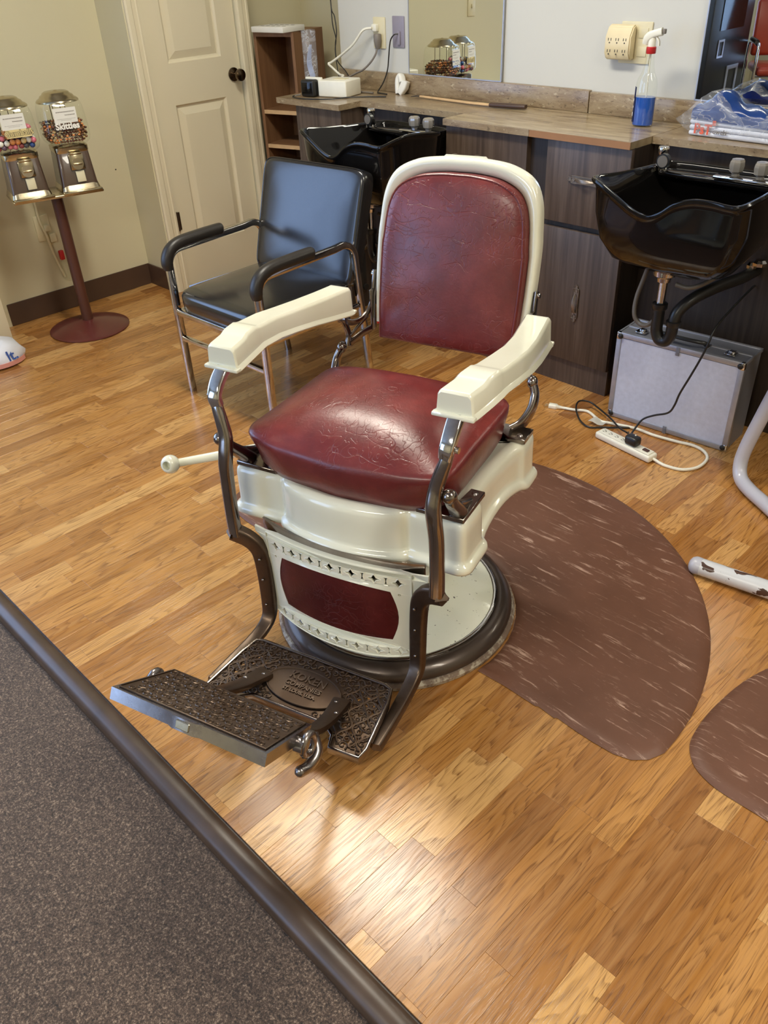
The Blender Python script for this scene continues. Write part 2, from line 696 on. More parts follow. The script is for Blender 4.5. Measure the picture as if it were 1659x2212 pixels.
M['tan'] = simple('light_wood', srgb(206, 172, 128), 0.5, var=0.12, scale=20)
M['paper'] = simple('white_paper', srgb(228, 226, 218), 0.7, var=0.02)
M['alu'] = simple('aluminium_trim', srgb(176, 178, 188), 0.38, metal=0.6, scale=40)
M['case'] = simple('silver_grey_panel', srgb(200, 206, 226), 0.42, metal=0.0, scale=60)
M['case_dark'] = simple('grey_case_side', srgb(128, 130, 140), 0.45, metal=0.3)
M['maroon'] = simple('maroon_paint', srgb(92, 40, 36), 0.3, coat=0.3)
M['maroon_dark'] = simple('plum_enamel', srgb(80, 62, 50), 0.25, coat=0.4)
M['brass'] = mat_steel('tarnished_brass_chrome', (178, 166, 138), 0.1, (0.16, 0.28))
M['glass'] = mat_glass()
M['film'] = mat_film()
M['liquid'] = simple('blue_liquid', srgb(34, 84, 176), 0.08, var=0.03, coat=0.5)
M['red_plastic'] = simple('red_plastic', srgb(190, 38, 40), 0.35)
M['blue_film'] = simple('blue_print_film', srgb(36, 82, 164), 0.3, var=0.15, coat=0.5)
M['white_sheet'] = simple('white_packed_towels', srgb(222, 224, 232), 0.5)
M['ink'] = simple('dark_print_ink', srgb(52, 46, 42), 0.7)
M['ink_blue'] = simple('blue_print_ink', srgb(52, 84, 158), 0.6)
M['ink_red'] = simple('orange_red_print_ink', srgb(216, 96, 70), 0.6)
M['ink_white'] = simple('white_print_ink', srgb(240, 238, 230), 0.6)
M['yellow'] = simple('yellow_card', srgb(226, 208, 150), 0.6)
M['cord_grey'] = simple('grey_cord', srgb(120, 112, 104), 0.5)
M['pvc_grey'] = simple('grey_hose', srgb(104, 98, 90), 0.4)
M['rubber_ring'] = simple('dark_base_ring', srgb(74, 62, 54), 0.33, metal=0.4, coat=0.2, scale=18)
M['white_metal'] = simple('white_lilac_tube_paint', srgb(186, 186, 198), 0.3, var=0.04, coat=0.3)
M['red_vinyl'] = simple('orange_red_vinyl', srgb(168, 62, 40), 0.3)
M['vinyl_trim'] = simple('brown_vinyl_nosing', srgb(74, 58, 46), 0.36, var=0.25, coat=0.2, coatr=0.35)

M['ck'] = simple('frosted_crystal', srgb(168, 162, 154), 0.12, spec=0.9, coat=0.8, coatr=0.03, trans=0.35)
s = N('chipped_white_paint')
f_ = s.ramp(s.noise(s.coord((1.2, 2, 2)), 16, 3, 0.5, 0.6), [(0.57, (0, 0, 0)), (0.585, (1, 1, 1))])
s.set(col=s.mix(f_, srgb(206, 208, 214), srgb(74, 50, 40)), rough=0.3)
M['chipped'] = s.m
s = N('mirror_silver')
s.set(col=(0.86, 0.88, 0.84, 1), metal=1.0, rough=s.ramp(s.noise(s.coord(), 3, 2), [(0, (0.0,) * 3), (1, (0.012,) * 3)]))
M['mirror'] = s.m
s = N('bookcase_melamine')
v_ = s.noise(s.coord((20, 20, 1.2)), 1.5, 5, 0.6, 0.5)
s.set(col=s.ramp(v_, [(0.3, srgb(118, 84, 56)), (0.7, srgb(142, 104, 72))]), rough=0.5)
M['bookwood'] = s.m
s = N('base_foot_rim')
f_ = s.ramp(s.noise(s.coord(), 38, 5, 0.7), [(0.42, (0, 0, 0)), (0.52, (1, 1, 1))])
s.set(col=s.mix(f_, srgb(176, 166, 148), srgb(118, 100, 86)), rough=0.4)
M['foot_rim'] = s.m
s = N('lit_diffuser')
s.b.inputs['Base Color'].default_value = (0.9, 0.9, 0.88, 1)
s.b.inputs['Emission Color'].default_value = (1.0, 0.94, 0.82, 1)
s.b.inputs['Emission Strength'].default_value = 9.0
M['lamp'] = s.m

# ------------------------------------------------------------------ room shell
XA, YC, ZC = -3.948, 2.86, 2.6
X1, Y0 = 2.4, -3.2


def struct(name, bm, mat, smooth=0, parent=None):
    o = finish(bm, name, mat, parent, smooth)
    if not parent:
        o['kind'] = 'structure'
    return o


def boxr(x0, x1, y0, y1, z0, z1, bev=0, bm=None):
    return box(bm or bmesh.new(), ((x0 + x1) / 2, (y0 + y1) / 2, (z0 + z1) / 2), (x1 - x0, y1 - y0, z1 - z0), bev)


# raised platform under the planks; carpet in the lower part
ZCARP = -0.028
YN = 0.417
floor = struct('floor', boxr(XA - 0.1, X1 + 0.1, YN - 0.002, 3.3, -0.12, -0.004), M['darker'])
struct('carpet', boxr(XA - 0.1, X1 + 0.1, Y0 - 0.1, YN, -0.14, ZCARP), M['carpet'])
# nosing strip along the platform edge
prof = [(0.028, 0.0010), (0.022, 0.003), (0.012, 0.0046), (-0.001, 0.003), (-0.011, -0.004), (-0.0145, -0.013), (-0.015, -0.0279), (-0.004, -0.0279), (0.0, -0.006), (0.034, -0.0035)]
bm = bmesh.new()
loft(bm, [[(x, YN - 0.016 + a, b) for a, b in prof] for x in (XA + 0.005, -1.4, 0.2, X1 - 0.01)])
struct('trim_1', bm, M['vinyl_trim'], 0.7)

# walls
boxw = boxr
wl = boxw(XA - 0.1, XA, 0.62, 2.1, -0.12, ZC)
boxr(XA - 0.1, XA, Y0, 0.62, -0.12, 0.45, bm=wl)
boxr(XA - 0.1, XA, Y0, 0.62, 2.3, ZC, bm=wl)
boxr(XA - 0.1, XA, Y0, -2.5, 0.45, 2.3, bm=wl)
wall_left = struct('wall_left', wl, M['paint'])
# stub wall and door wall
struct('wall_nook', boxw(XA - 0.1, -3.715, 2.1, 2.14, 0, ZC), M['paint'])
XD = -3.735
dw = boxw(XD - 0.12, XD + 0.02, 2.14, 2.165, 0, ZC)
boxr(XD - 0.12, XD + 0.02, 2.685, 2.756, 0, ZC, bm=dw)
boxr(XD - 0.22, XD - 0.12, 2.70, 3.3, 0, ZC, bm=dw)
boxr(XD - 0.12, XD + 0.02, 2.165, 2.685, 2.05, ZC, bm=dw)
struct('wall_door', dw, M['paint'])
# back wall with an alcove left of x = -3.18
struct('wall_alcove', boxw(XD - 0.12, -3.185, 3.2, 3.3, 0, ZC), M['paint'])
struct('wall_back', boxw(-3.185, X1, YC, 3.3, 0, ZC), M['paint_white'])
struct('wall_right', boxw(X1, X1 + 0.1, Y0, 3.3, -0.12, ZC), M['paint'])
wf = boxw(XA - 0.1, X1 + 0.1, Y0 - 0.1, Y0, -0.12, 0.3)
boxr(XA - 0.1, X1 + 0.1, Y0 - 0.1, Y0, 2.3, ZC, bm=wf)
boxr(XA - 0.1, -3.4, Y0 - 0.1, Y0, 0.3, 2.3, bm=wf)
boxr(-2.0, X1 + 0.1, Y0 - 0.1, Y0, 0.3, 2.3, bm=wf)
struct('wall_front', wf, M['paint'])
struct('ceiling', boxw(XA - 0.1, X1 + 0.1, Y0 - 0.1, 3.3, ZC, ZC + 0.1), M['paint_white'])


def window(n, x0, x1, y0, y1, z0, z1, mull):
    o = empty('window_%d' % n, ((x0 + x1) / 2, (y0 + y1) / 2, z0), None, None)
    o['kind'] = 'structure'
    L = o.location
    t = 0.05
    bmw = bmesh.new()
    ax = (x1 - x0) > (y1 - y0)
    a0, a1 = (x0, x1) if ax else (y0, y1)

    def seg(p0, p1, q0, q1, bm_):
        if ax:
            boxr(p0 - L.x, p1 - L.x, y0 - L.y, y1 - L.y, q0 - L.z, q1 - L.z, bm=bm_)
        else:
            boxr(x0 - L.x, x1 - L.x, p0 - L.y, p1 - L.y, q0 - L.z, q1 - L.z, bm=bm_)
    seg(a0, a1, z0, z0 + t, bmw)
    seg(a0, a1, z1 - t, z1, bmw)
    for k in range(mull + 1):
        p = a0 + (a1 - a0 - t) * k / mull
        seg(p, p + t, z0 + t, z1 - t, bmw)
    finish(bmw, 'window_frame', M['alu'], o, 0)
    for k in range(mull):
        p = a0 + t + (a1 - a0 - t) * k / mull
        bmg = bmesh.new()
        q = p + (a1 - a0 - t) / mull - t
        if ax:
            boxr(p - L.x, q - L.x, -0.003, 0.003, t, z1 - t - z0, bm=bmg)
        else:
            boxr(-0.003, 0.003, p - L.y, q - L.y, t, z1 - t - z0, bm=bmg)
        finish(bmg, 'pane', M['glass'], o, 0)
    return o


window(1, -3.4, -2.0, Y0 - 0.06, Y0 - 0.03, 0.3, 2.3, 1)
window(2, XA - 0.06, XA - 0.03, -2.5, 0.62, 0.45, 2.3, 3)

# baseboards
struct('baseboard_left', boxr(XA, XA + 0.006, 1.33, 2.099, 0, 0.105, 0.002), M['base'])
bb = boxr(XA + 0.006, -3.742, 2.092, 2.099, 0, 0.105, 0.002)
struct('baseboard_nook', bb, M['base'])

# door with casing
door = empty('door_1', (XD, 2.18, 0), None, None)
door['kind'] = 'structure'
DY = 2.18
bm = bmesh.new()
rects = [(2.285 - DY, 2.577 - DY, 1.018, 1.93), (2.287 - DY, 2.577 - DY, 0.2, 0.844)]
outer = [(0, 0.008), (0.50, 0.008), (0.50, 2.04), (0, 2.04)]
holes = [[(a, c), (a, d), (b, d), (b, c)] for a, b, c, d in rects]
plate(bm, outer, holes, 0.03, lambda u, v, d: (0.01 - d, u, v))
box(bm, (-0.021, 0.25, 1.02), (0.004, 0.5, 2.03))
finish(bm, 'slab', M['door'], door, 0)
for a, b, c, d in rects:
    bm = bmesh.new()
    A = [(0.0095, a, c), (0.0095, b, c), (0.0095, b, d), (0.0095, a, d)]
    def ins(k, x):
        return [(x, a + k, c + k), (x, b - k, c + k), (x, b - k, d - k), (x, a + k, d - k)]
    loft(bm, [A, ins(0.008, 0.0), ins(0.014, -0.002), ins(0.046, 0.0075)], False, True)
    finish(bm, 'door_panel', M['door'], door, 0)
kb = bmesh.new()
q = lathe([(0.001, 0), (0.03, 0.0), (0.03, 0.006), (0.012, 0.012), (0.011, 0.03), (0.02, 0.04), (0.0275, 0.052), (0.026, 0.064), (0.015, 0.07), (0.001, 0.071)], 20, kb)
kn = finish(q, 'door_knob', mat_steel('antique_brass', (84, 68, 50), 0.3, (0.15, 0.3)), door, 0.8, (0.011, 0.455, 0.935), (0, PI / 2, 0))
kn['label'] = 'dark brass door knob'
bm = bmesh.new()
cyl(bm, (0.016, 0.004, 0.335), 0.006, 0.09, 'Z', 10)
box(bm, (0.012, 0.012, 0.335), (0.003, 0.02, 0.085))
finish(bm, 'hinge', M['iron'], door)


def casing(name, y0, y1, z0, z1):
    b_ = bmesh.new()
    X = XD + 0.02
    pr = [(0, y0), (0.013, y0), (0.017, y0 + 0.008), (0.016, y0 + 0.03), (0.011, y0 + 0.036), (0.010, y1 - 0.014), (0.013, y1 - 0.01), (0.011, y1), (0, y1)]
    loft(b_, [[(X + p, y, z) for p, y in pr] for z in (z0, z1)])
    return struct(name, b_, M['door'], 0.5)


casing('trim_2', 2.1045, 2.172, 0.0, 2.1)
casing('trim_3', 2.685, 2.752, 0.0, 2.1)
struct('trim_4', boxr(XD + 0.02, XD + 0.033, 2.1045, 2.752, 2.1, 2.17), M['door'])

# ------------------------------------------------------------------ floor planks
SW = 0.0615


def proj(p):
    v = Vector(p) - Vector((0, 0, CAM_H))
    x, y, z = v.dot(Rr), v.dot(Rd), v.dot(Rf)
    if z < 0.1:
        return None
    return 829.5 + 1778.66 * x / z, 1106 + 1778.66 * y / z, z


planks = []
rp = random.Random(11)
col_i = 0
x = XA + 0.002
while x < X1 - 0.02:
    y = YN + 0.022 - rp.uniform(0, 0.35)
    ylast = 2.86 if x > XD + 0.03 else 2.097
    while y < ylast:
        L_ = rp.choice([0.22, 0.28, 0.32, 0.38, 0.44, 0.5])
        ya, yb = max(y, YN + 0.022), min(y + L_, ylast)
        if yb - ya > 0.01:
            g = rp.random()
            planks.append((x, min(x + SW, X1 - 0.01), ya, yb, (rp.random(), g, rp.random())))
        y += L_
    x += SW
    col_i += 1


def plank_mesh(bm, lay, p, gap=0.00008, dz=0.0):
    x0, x1, y0, y1, c = p
    x0 += gap; x1 -= gap; y0 += gap; y1 -= gap
    e = 0.00035
    z0, z1 = -0.004, 0.0 + dz
    A = [bm.verts.new(q) for q in ((x0, y0, z0), (x1, y0, z0), (x1, y1, z0), (x0, y1, z0))]
    Bv = [bm.verts.new(q) for q in ((x0, y0, z1 - e), (x1, y0, z1 - e), (x1, y1, z1 - e), (x0, y1, z1 - e))]
    Cv = [bm.verts.new(q) for q in ((x0 + e, y0 + e, z1), (x1 - e, y0 + e, z1), (x1 - e, y1 - e, z1), (x0 + e, y1 - e, z1))]
    fs = []
    for i in range(4):
        j = (i + 1) % 4
        fs.append(bm.faces.new((A[i], A[j], Bv[j], Bv[i])))
        fs.append(bm.faces.new((Bv[i], Bv[j], Cv[j], Cv[i])))
    fs.append(bm.faces.new(Cv))
    for f in fs:
        for lp in f.loops:
            lp[lay] = (c[0], c[1], c[2], 1)


def size_in_photo(p):
    q = proj(((p[0] + p[1]) / 2, (p[2] + p[3]) / 2, 0))
    if not q:
        return 0
    inside = -30 < q[0] < 1690 and -30 < q[1] < 2240
    return (p[1] - p[0]) * (p[3] - p[2]) / q[2] ** 3 * (1 if inside else 0.001)


planks.sort(key=size_in_photo, reverse=True)
for p in planks[:298]:
    bm = bmesh.new()
    lay = bm.loops.layers.float_color.new('piece')
    plank_mesh(bm, lay, p, dz=rp.uniform(-0.0001, 0.0))
    finish(bm, 'plank', M['floor'], floor, 0, fix=False)
bm = bmesh.new()
lay = bm.loops.layers.float_color.new('piece')
for p in planks[298:]:
    plank_mesh(bm, lay, p)
tag(finish(bm, 'plank_field', M['floor'], floor, 0, fix=False), kind='stuff')

# ------------------------------------------------------------------ ceiling lights
for i, (cx_, cy_) in enumerate(((-2.05, 1.56), (-0.4, -1.6), (0.9, 1.1))):  # last two are unseen fixtures, added to brighten the chair and its chrome
    lab = ['white ceiling light over the cream barber chair, near the back wall', 'added white ceiling light nearest the front window, out of view', 'added white ceiling light at the right of the room, out of view'][i]
    t = empty('ceiling_light', (cx_, cy_, ZC), lab, 'ceiling light', 0, 'long ceiling lights')
    bm = B((0, 0, -0.02), (1.3, 0.32, 0.04), 0.005)
    finish(bm, 'housing', M['white_plastic'], t)
    bm = B((0, 0, -0.06), (1.24, 0.27, 0.04), 0.015, 3)
    finish(bm, 'diffuser', M['lamp'], t)
    a_ = area('ceiling_lamp', (cx_, cy_, ZC - 0.09), (cx_, cy_, 0), 1.2, 0.26, [36, 46, 32][i], WARM)

# ------------------------------------------------------------------ back counter
ZT = 0.891
TH = 0.022
YB = 2.84
# worktop as three joined boards with jogs
ct = empty('worktop', (-2.2, 2.6, ZT), 'long tan stone-pattern laminate worktop along the back wall', 'worktop')
o0 = Vector((-2.2, 2.6, ZT))


def topboard(pts, mat, name='board'):
    b_ = bmesh.new()
    extrude_poly(b_, [(x - o0.x, y - o0.y, -TH) for x, y in pts], (0, 0, TH))
    bmesh.ops.recalc_face_normals(b_, faces=b_.faces)
    return finish(b_, name, mat, ct, 0)


topboard([(-3.21, 2.482), (-2.80, 2.482), (-2.80, 2.605), (-2.228, 2.605), (-2.10, 2.842), (-3.21, 2.842)], M['stone'])
topboard([(-2.2285, 2.488), (-1.441, 2.488), (-1.436, 2.61), (-1.436, 2.842), (-2.098, 2.842), (-2.2255, 2.6055)], M['counter'])
topboard([(-1.434, 2.607), (X1 - 0.01, 2.607), (X1 - 0.01, 2.842), (-1.434, 2.842)], M['stone'])
# edge bands
eb = boxr(-1.833 - o0.x, -1.441 - o0.x, 2.4855 - o0.y, 2.4875 - o0.y, -TH, -0.001)
tag(finish(eb, 'edge_band', simple('bare_wood_edge', srgb(150, 108, 70), 0.5), ct, 0), 'bare wood edge')
eb = boxr(-2.2285 - o0.x, -1.8345 - o0.x, 2.4855 - o0.y, 2.4875 - o0.y, -TH, -0.001)
finish(eb, 'edge_band', M['stone'], ct, 0)
# splashback: two strips, seam at x=-1.885
bm = boxr(-3.184, -1.838, YB, YC, ZT, 0.966, 0.003)
tag(finish(bm, 'splashback', M['stone']), 'tan travertine-pattern splashback strip under the gumball-reflecting mirror', 'splashback')
bm = boxr(-1.832, X1 - 0.01, YB - 0.004, YC, ZT, 0.962, 0.003)
tag(finish(bm, 'splashback', M['stone']), 'tan travertine-pattern splashback strip behind the blue spray bottle', 'splashback')

# cabinets under the worktop
ZU = ZT - TH


def handle(parent, loc, vertical, name='handle'):
    """ornate pull: pointed back plate with a twisted bar"""
    L_ = 0.14
    pts = []
    prof_ = [(-L_ / 2, 0.0), (-L_ / 2 + 0.006, 0.006), (-L_ / 2 + 0.012, 0.005), (-L_ / 2 + 0.016, 0.0115), (-L_ / 2 + 0.03, 0.0125), (-0.015, 0.011), (0.015, 0.011), (L_ / 2 - 0.03, 0.0125), (L_ / 2 - 0.016, 0.0115), (L_ / 2 - 0.012, 0.005), (L_ / 2 - 0.006, 0.006), (L_ / 2, 0.0)]
    pts = [(a, b) for a, b in prof_] + [(a, -b) for a, b in prof_[-2:0:-1]]
    b_ = bmesh.new()
    f = (lambda a, b, d: (b, -0.003 + d, a)) if vertical else (lambda a, b, d: (a, -0.003 + d, b))
    plate(b_, pts, [], 0.003, f)
    rim = [f(a, b, -0.001) for a, b in pts]
    sweep(b_, rim, circ(0.0013, 5), closed=True)
    for sgn in (-1, 1):
        loop = [f(sgn * (L_ / 2 - 0.022) + 0.008 * math.cos(t), 0.007 * math.sin(t), -0.0015) for t in [k * PI / 4 for k in range(8)]]
        sweep(b_, loop, circ(0.0012, 5), closed=True)
    hd = finish(b_, name, M['pewter'], parent, 0.5, loc)
    b_ = bmesh.new()
    n = 14
    rings = []
    for i in range(n + 1):
        t = i / n
        a = -0.036 + 0.072 * t
        hgt = -0.004 - 0.011 * math.sin(PI * t)
        tw = -0.6 + 1.9 * t
        ring = []
        for (u, v) in rrect(0.013, 0.003, 0.0014, 2):
            uu = u * math.cos(tw) - v * math.sin(tw)
            vv = u * math.sin(tw) + v * math.cos(tw)
            ring.append(f(a, uu, hgt + vv * 0.5))
        rings.append(ring)
    loft(b_, rings)
    finish(b_, 'grip', M['pewter'], hd, 0.6)
    return hd


# left corner cabinet
c1 = empty('cabinet', (-2.95, 2.6, 0), 'dark wood corner cabinet beside the open bookcase', 'cabinet')
bm = boxr(-3.1 + 2.95, -2.81 + 2.95, -0.1, 0.22, 0, ZU)
finish(bm, 'body', M['dark'], c1, 0)
# middle cabinet, plain
c2 = empty('cabinet', (-2.04, 2.6, 0), 'plain dark wood cabinet hidden behind the barber chair back', 'cabinet')
bm = boxr(-2.225 + 2.04, -1.85 + 2.04, -0.098, 0.23, 0, ZU)
finish(bm, 'body', M['dark'], c2, 0)
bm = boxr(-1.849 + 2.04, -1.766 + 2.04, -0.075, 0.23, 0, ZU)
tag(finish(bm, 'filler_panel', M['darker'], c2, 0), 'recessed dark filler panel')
# right cabinet: drawer over door
c3 = empty('cabinet', (-1.6, 2.6, 0), 'dark wood cabinet with a drawer and a door with ornate handles', 'cabinet')
bm = boxr(-1.765 + 1.6, -1.437 + 1.6, -0.08, 0.23, 0, ZU)
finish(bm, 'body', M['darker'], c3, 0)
bm = boxr(-1.765 + 1.6, -1.437 + 1.6, -0.09, -0.0801, 0.0, 0.098)
finish(bm, 'kick_board', M['dark'], c3, 0)
dr = finish(boxr(-1.763 + 1.6, -1.439 + 1.6, -0.1, -0.0805, 0.602, ZU - 0.002, 0.002), 'drawer', M['dark'], c3)
handle(dr, (0.0, -0.1, 0.752), False)
dd = finish(boxr(-1.763 + 1.6, -1.439 + 1.6, -0.1, -0.0805, 0.1, 0.582, 0.002), 'door', M['dark'], c3)
handle(dd, (0.005, -0.1, 0.328), True)
# recess back panels behind the two sinks
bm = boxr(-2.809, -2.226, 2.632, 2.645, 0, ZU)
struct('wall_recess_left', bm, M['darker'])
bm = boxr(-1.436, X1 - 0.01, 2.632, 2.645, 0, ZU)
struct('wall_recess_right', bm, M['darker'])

# ------------------------------------------------------------------ mirrors
def mirror(name, x0, x1, z0, z1, y, tilt, label):
    t = empty(name, ((x0 + x1) / 2, y, z0), label, 'mirror')
    t.rotation_euler = (-tilt, 0, 0)
    h = z1 - z0
    wd = x1 - x0
    finish(B((0, 0.0, h / 2), (wd, 0.005, h)), 'glass_pane', M['mirror'], t, 0)
    b_ = bmesh.new()
    for sx in (-1, 1):
        box(b_, (sx * wd / 2, 0, h / 2), (0.004, 0.008, h + 0.004))
    box(b_, (0, 0, -0.001), (wd, 0.008, 0.004))
    finish(b_, 'edge_trim', M['alu'], t, 0)
    return t


mirror('wall_mirror', -2.742, -2.247, 0.9695, 1.9, 2.8475, 0.013, 'frameless wall mirror standing on the splashback, reflecting the gumball machines')
mirror('wall_mirror', -1.432, 0.0, 0.966, 1.9, 2.8475, 0.0, 'large wall mirror behind the plastic-wrapped towels, at the right edge')

# ------------------------------------------------------------------ barber chair
TH_C = math.radians(17.14)
bc = empty('barber_chair', (-1.19, 1.142, 0), 'antique cream enamel barber chair with oxblood leather seat and iron footrest', 'chair', TH_C)
# base
bm = lathe([(0.296, 0.0), (0.308, 0.002), (0.310, 0.012), (0.304, 0.02), (0.297, 0.0205)], 64)
finish(bm, 'foot_rim', M['foot_rim'], bc, 0.8)
bm = bmesh.new()
loft(bm, [[(r * math.cos(a), r * math.sin(a), z) for a in [2 * PI * i / 64 for i in range(64)]] for r, z in [(0.255, 0.02), (0.300, 0.0202), (0.301, 0.028), (0.295, 0.040), (0.284, 0.049), (0.272, 0.053), (0.263, 0.052), (0.258, 0.046)]], False, False)
finish(bm, 'base_ring', M['rubber_ring'], bc, 0.9)
bm = lathe([(0.2615, 0.046), (0.262, 0.056), (0.2575, 0.0585), (0.253, 0.057), (0.253, 0.046)], 64)
finish(bm, 'base_trim', M['chrome'], bc, 0.9)
bm = lathe([(0.252, 0.05), (0.252, 0.0565), (0.23, 0.062), (0.19, 0.069), (0.14, 0.078), (0.1, 0.09), (0.078, 0.115), (0.07, 0.16), (0.068, 0.2)], 64)
finish(bm, 'base_dome', M['enamel_base'], bc, 0.9)
bm = lathe([(0.05, 0.2), (0.05, 0.34), (0.12, 0.345), (0.13, 0.37)], 32)
finish(bm, 'column', M['chrome'], bc, 0.8)

# apron (seat frame): plan outline with corner blocks and a bowed front
def apron_half():
    P = [(0.0, -0.262), (0.05, -0.259), (0.10, -0.249), (0.135, -0.236), (0.147, -0.228), (0.154, -0.218), (0.162, -0.2165), (0.175, -0.2185), (0.25, -0.2205), (0.272, -0.220), (0.281, -0.216), (0.285, -0.206), (0.285, -0.17), (0.285, -0.135), (0.282, -0.122), (0.272, -0.112), (0.264, -0.095), (0.261, -0.06), (0.2625, 0.0), (0.267, 0.06), (0.272, 0.10), (0.276, 0.118), (0.281, 0.128), (0.283, 0.14), (0.283, 0.185), (0.280, 0.197), (0.27, 0.2015), (0.2, 0.202), (0.1, 0.202), (0.0, 0.202)]
    return P


hp = apron_half()
outl = hp + [(-x_, y_) for x_, y_ in hp[-2:0:-1]]
outl = [(v.x, v.y) for v in cat([(a, b, 0) for a, b in outl], 2, True)]


def offs(pts, d):
    n = len(pts)
    out = []
    for i in range(n):
        a, b = Vector(pts[i - 1]), Vector(pts[(i + 1) % n])
        t = (b - a).normalized()
        nn = Vector((t.y, -t.x))
        out.append((pts[i][0] + nn.x * d, pts[i][1] + nn.y * d))
    return out


def ring_at(d, z, extra=None):
    return [(x_, y_, z + (extra(x_, y_) if extra else 0)) for x_, y_ in offs(outl, d)]


lift = lambda x_, y_: 0.022 * max(0.0, math.sin(PI * min(1, max(0, (y_ + 0.10) / 0.24)))) if abs(x_) > 0.2 else 0.0
bm = bmesh.new()
loft(bm, [ring_at(-0.006, 0.40), ring_at(0.004, 0.3655, lift), ring_at(0.009, 0.363, lift), ring_at(0.0128, 0.3655, lift), ring_at(0.0142, 0.371, lift), ring_at(0.0132, 0.378, lift), ring_at(0.0095, 0.3835, lift), ring_at(0.005, 0.3855, lift), ring_at(0.002, 0.389, lift), ring_at(0.0005, 0.396, lift),
          ring_at(0.0, 0.42), ring_at(-0.0005, 0.45), ring_at(-0.001, 0.468), ring_at(-0.004, 0.4785), ring_at(-0.010, 0.4835), ring_at(-0.02, 0.4855), ring_at(-0.03, 0.4855), ring_at(-0.04, 0.478)], False, True)
finish(bm, 'seat_apron', M['enamel'], bc, 0.8)
bm = bmesh.new()
loft(bm, [[(x_ * 0.62, y_ * 0.62, z) for x_, y_ in outl] for z in (0.372, 0.398)])
finish(bm, 'seat_pan', M['iron'], bc, 0.5)

# seat cushion
bm = bmesh.new()
n = 72


def seat_ring(wx, yf, yb, z, bulge, e=7, zf=None, flare=1.0):
    R_ = []
    for i in range(n):
        a = 2 * PI * i / n
        c_, s_ = math.cos(a), math.sin(a)
        u = math.copysign(abs(c_) ** (2 / e), c_)
        v = math.copysign(abs(s_) ** (2 / e), s_)
        cy_ = (yf + yb) / 2
        hy = (yb - yf) / 2
        x_ = wx * u * (1 + 0.0 * v)
        y_ = cy_ + hy * v
        if v < 0:
            y_ -= bulge * (1 - u * u) * (-v)
        else:
            y_ += bulge * 0.8 * (1 - u * u) * v
        cn = max(0.0, (abs(u) - 0.55) / 0.45) ** 2 * max(0.0, (-v - 0.4) / 0.6)
        x_ += math.copysign(0.007 * cn, u) * flare
        y_ -= 0.006 * cn * flare
        zz = z + (zf(u, v) if zf else 0) + 0.004 * cn * flare
        R_.append((x_, y_, zz))
    return R_


fr_dip = lambda u, v: -0.006 * (1 - u * u) if v < 0 else 0
rs = [seat_ring(0.20, -0.17, 0.12, 0.476, 0.02), seat_ring(0.225, -0.196, 0.152, 0.482, 0.034), seat_ring(0.236, -0.206, 0.16, 0.505, 0.036), seat_ring(0.241, -0.211, 0.162, 0.535, 0.034), seat_ring(0.244, -0.216, 0.162, 0.562, 0.030, 9, fr_dip),
      seat_ring(0.2435, -0.217, 0.161, 0.573, 0.027, 10, fr_dip), seat_ring(0.241, -0.214, 0.158, 0.5795, 0.025, 10, fr_dip), seat_ring(0.234, -0.207, 0.152, 0.584, 0.024, 9, fr_dip)]
for k, zz in ((0.9, 0.591), (0.78, 0.6065), (0.64, 0.6205), (0.48, 0.632), (0.3, 0.6385), (0.12, 0.6405)):
    rs.append(seat_ring(0.24 * k, -0.030 - 0.185 * k, -0.030 + 0.186 * k, zz, 0.026 * k, 2.3 + 5.5 * k * k, None, k * 0.6))
loft(bm, rs)
finish(bm, 'seat_cushion', M['leather'], bc, 1.2)

# backrest
SB, CB = math.sin(0.21), math.cos(0.21)
BO = Vector((0, 0.316, 0.605))


def bk(u, v, d):
    """u sideways, v up the back, d towards the front"""
    return (u, BO.y + v * SB - d * CB, BO.z + v * CB + d * SB)


def back_outline(hw, top, r, bot, n_=10, sh=0.93):
    P = [(-hw * 0.97, bot), (-hw, bot + 0.1), (-hw * 1.005, top * 0.55), (-hw * 0.99, top - 0.15), (-hw * 0.945, top - 0.082), (-hw * 0.82, top - 0.036), (-hw * 0.56, top - 0.010), (-hw * 0.25, top - 0.001), (0, top)]
    P = P + [(-a, b) for a, b in P[-2::-1]]
    return [(v.x, v.y) for v in cat([(a, b, 0) for a, b in P], 5)]


OUT = back_outline(0.207, 0.436, 0.1, 0.035)
INN = back_outline(0.184, 0.404, 0.1, 0.035)
bm = bmesh.new()
nO = len(OUT)
rings = []
for (a, b), (c_, d_) in zip(OUT, INN):
    pr = []
    for t, dd_ in ((0.0, -0.024), (0.0, -0.010), (0.03, -0.002), (0.12, 0.0055), (0.3, 0.0095), (0.55, 0.0095), (0.8, 0.006), (1.0, 0.0005), (1.05, -0.008), (1.05, -0.024)):
        pr.append(bk(a + (c_ - a) * t, b + (d_ - b) * t, dd_))
    rings.append(pr)
loft(bm, rings)
finish(bm, 'back_frame', M['enamel'], bc, 0.9)
bm = bmesh.new()
plate(bm, OUT, [], 0.004, lambda u, v, d: bk(u * 0.97, v * 0.99, -0.02 - d))
finish(bm, 'back_shell', M['enamel'], bc, 0.5)
# headrest socket on the top
bm = bmesh.new()
loft(bm, [[bk(x_, 0.431 + (0.008 if 0 < i < 7 else 0) , d_) for i, x_ in enumerate((-0.055, -0.045, -0.03, -0.01, 0.01, 0.03, 0.045, 0.055))] + [bk(x_, 0.415, d_) for x_ in (0.055, -0.055)] for d_ in (-0.028, -0.026, -0.008, -0.006)])
finish(bm, 'headrest_bracket', M['enamel'], bc, 0.6)
bm = bmesh.new()
for sx in (-0.028, 0.028):
    cyl(bm, bk(sx, 0.4392, -0.016), 0.006, 0.002, 'Z', 10)
finish(bm, 'socket_hole', M['iron'], bc, 0.6)
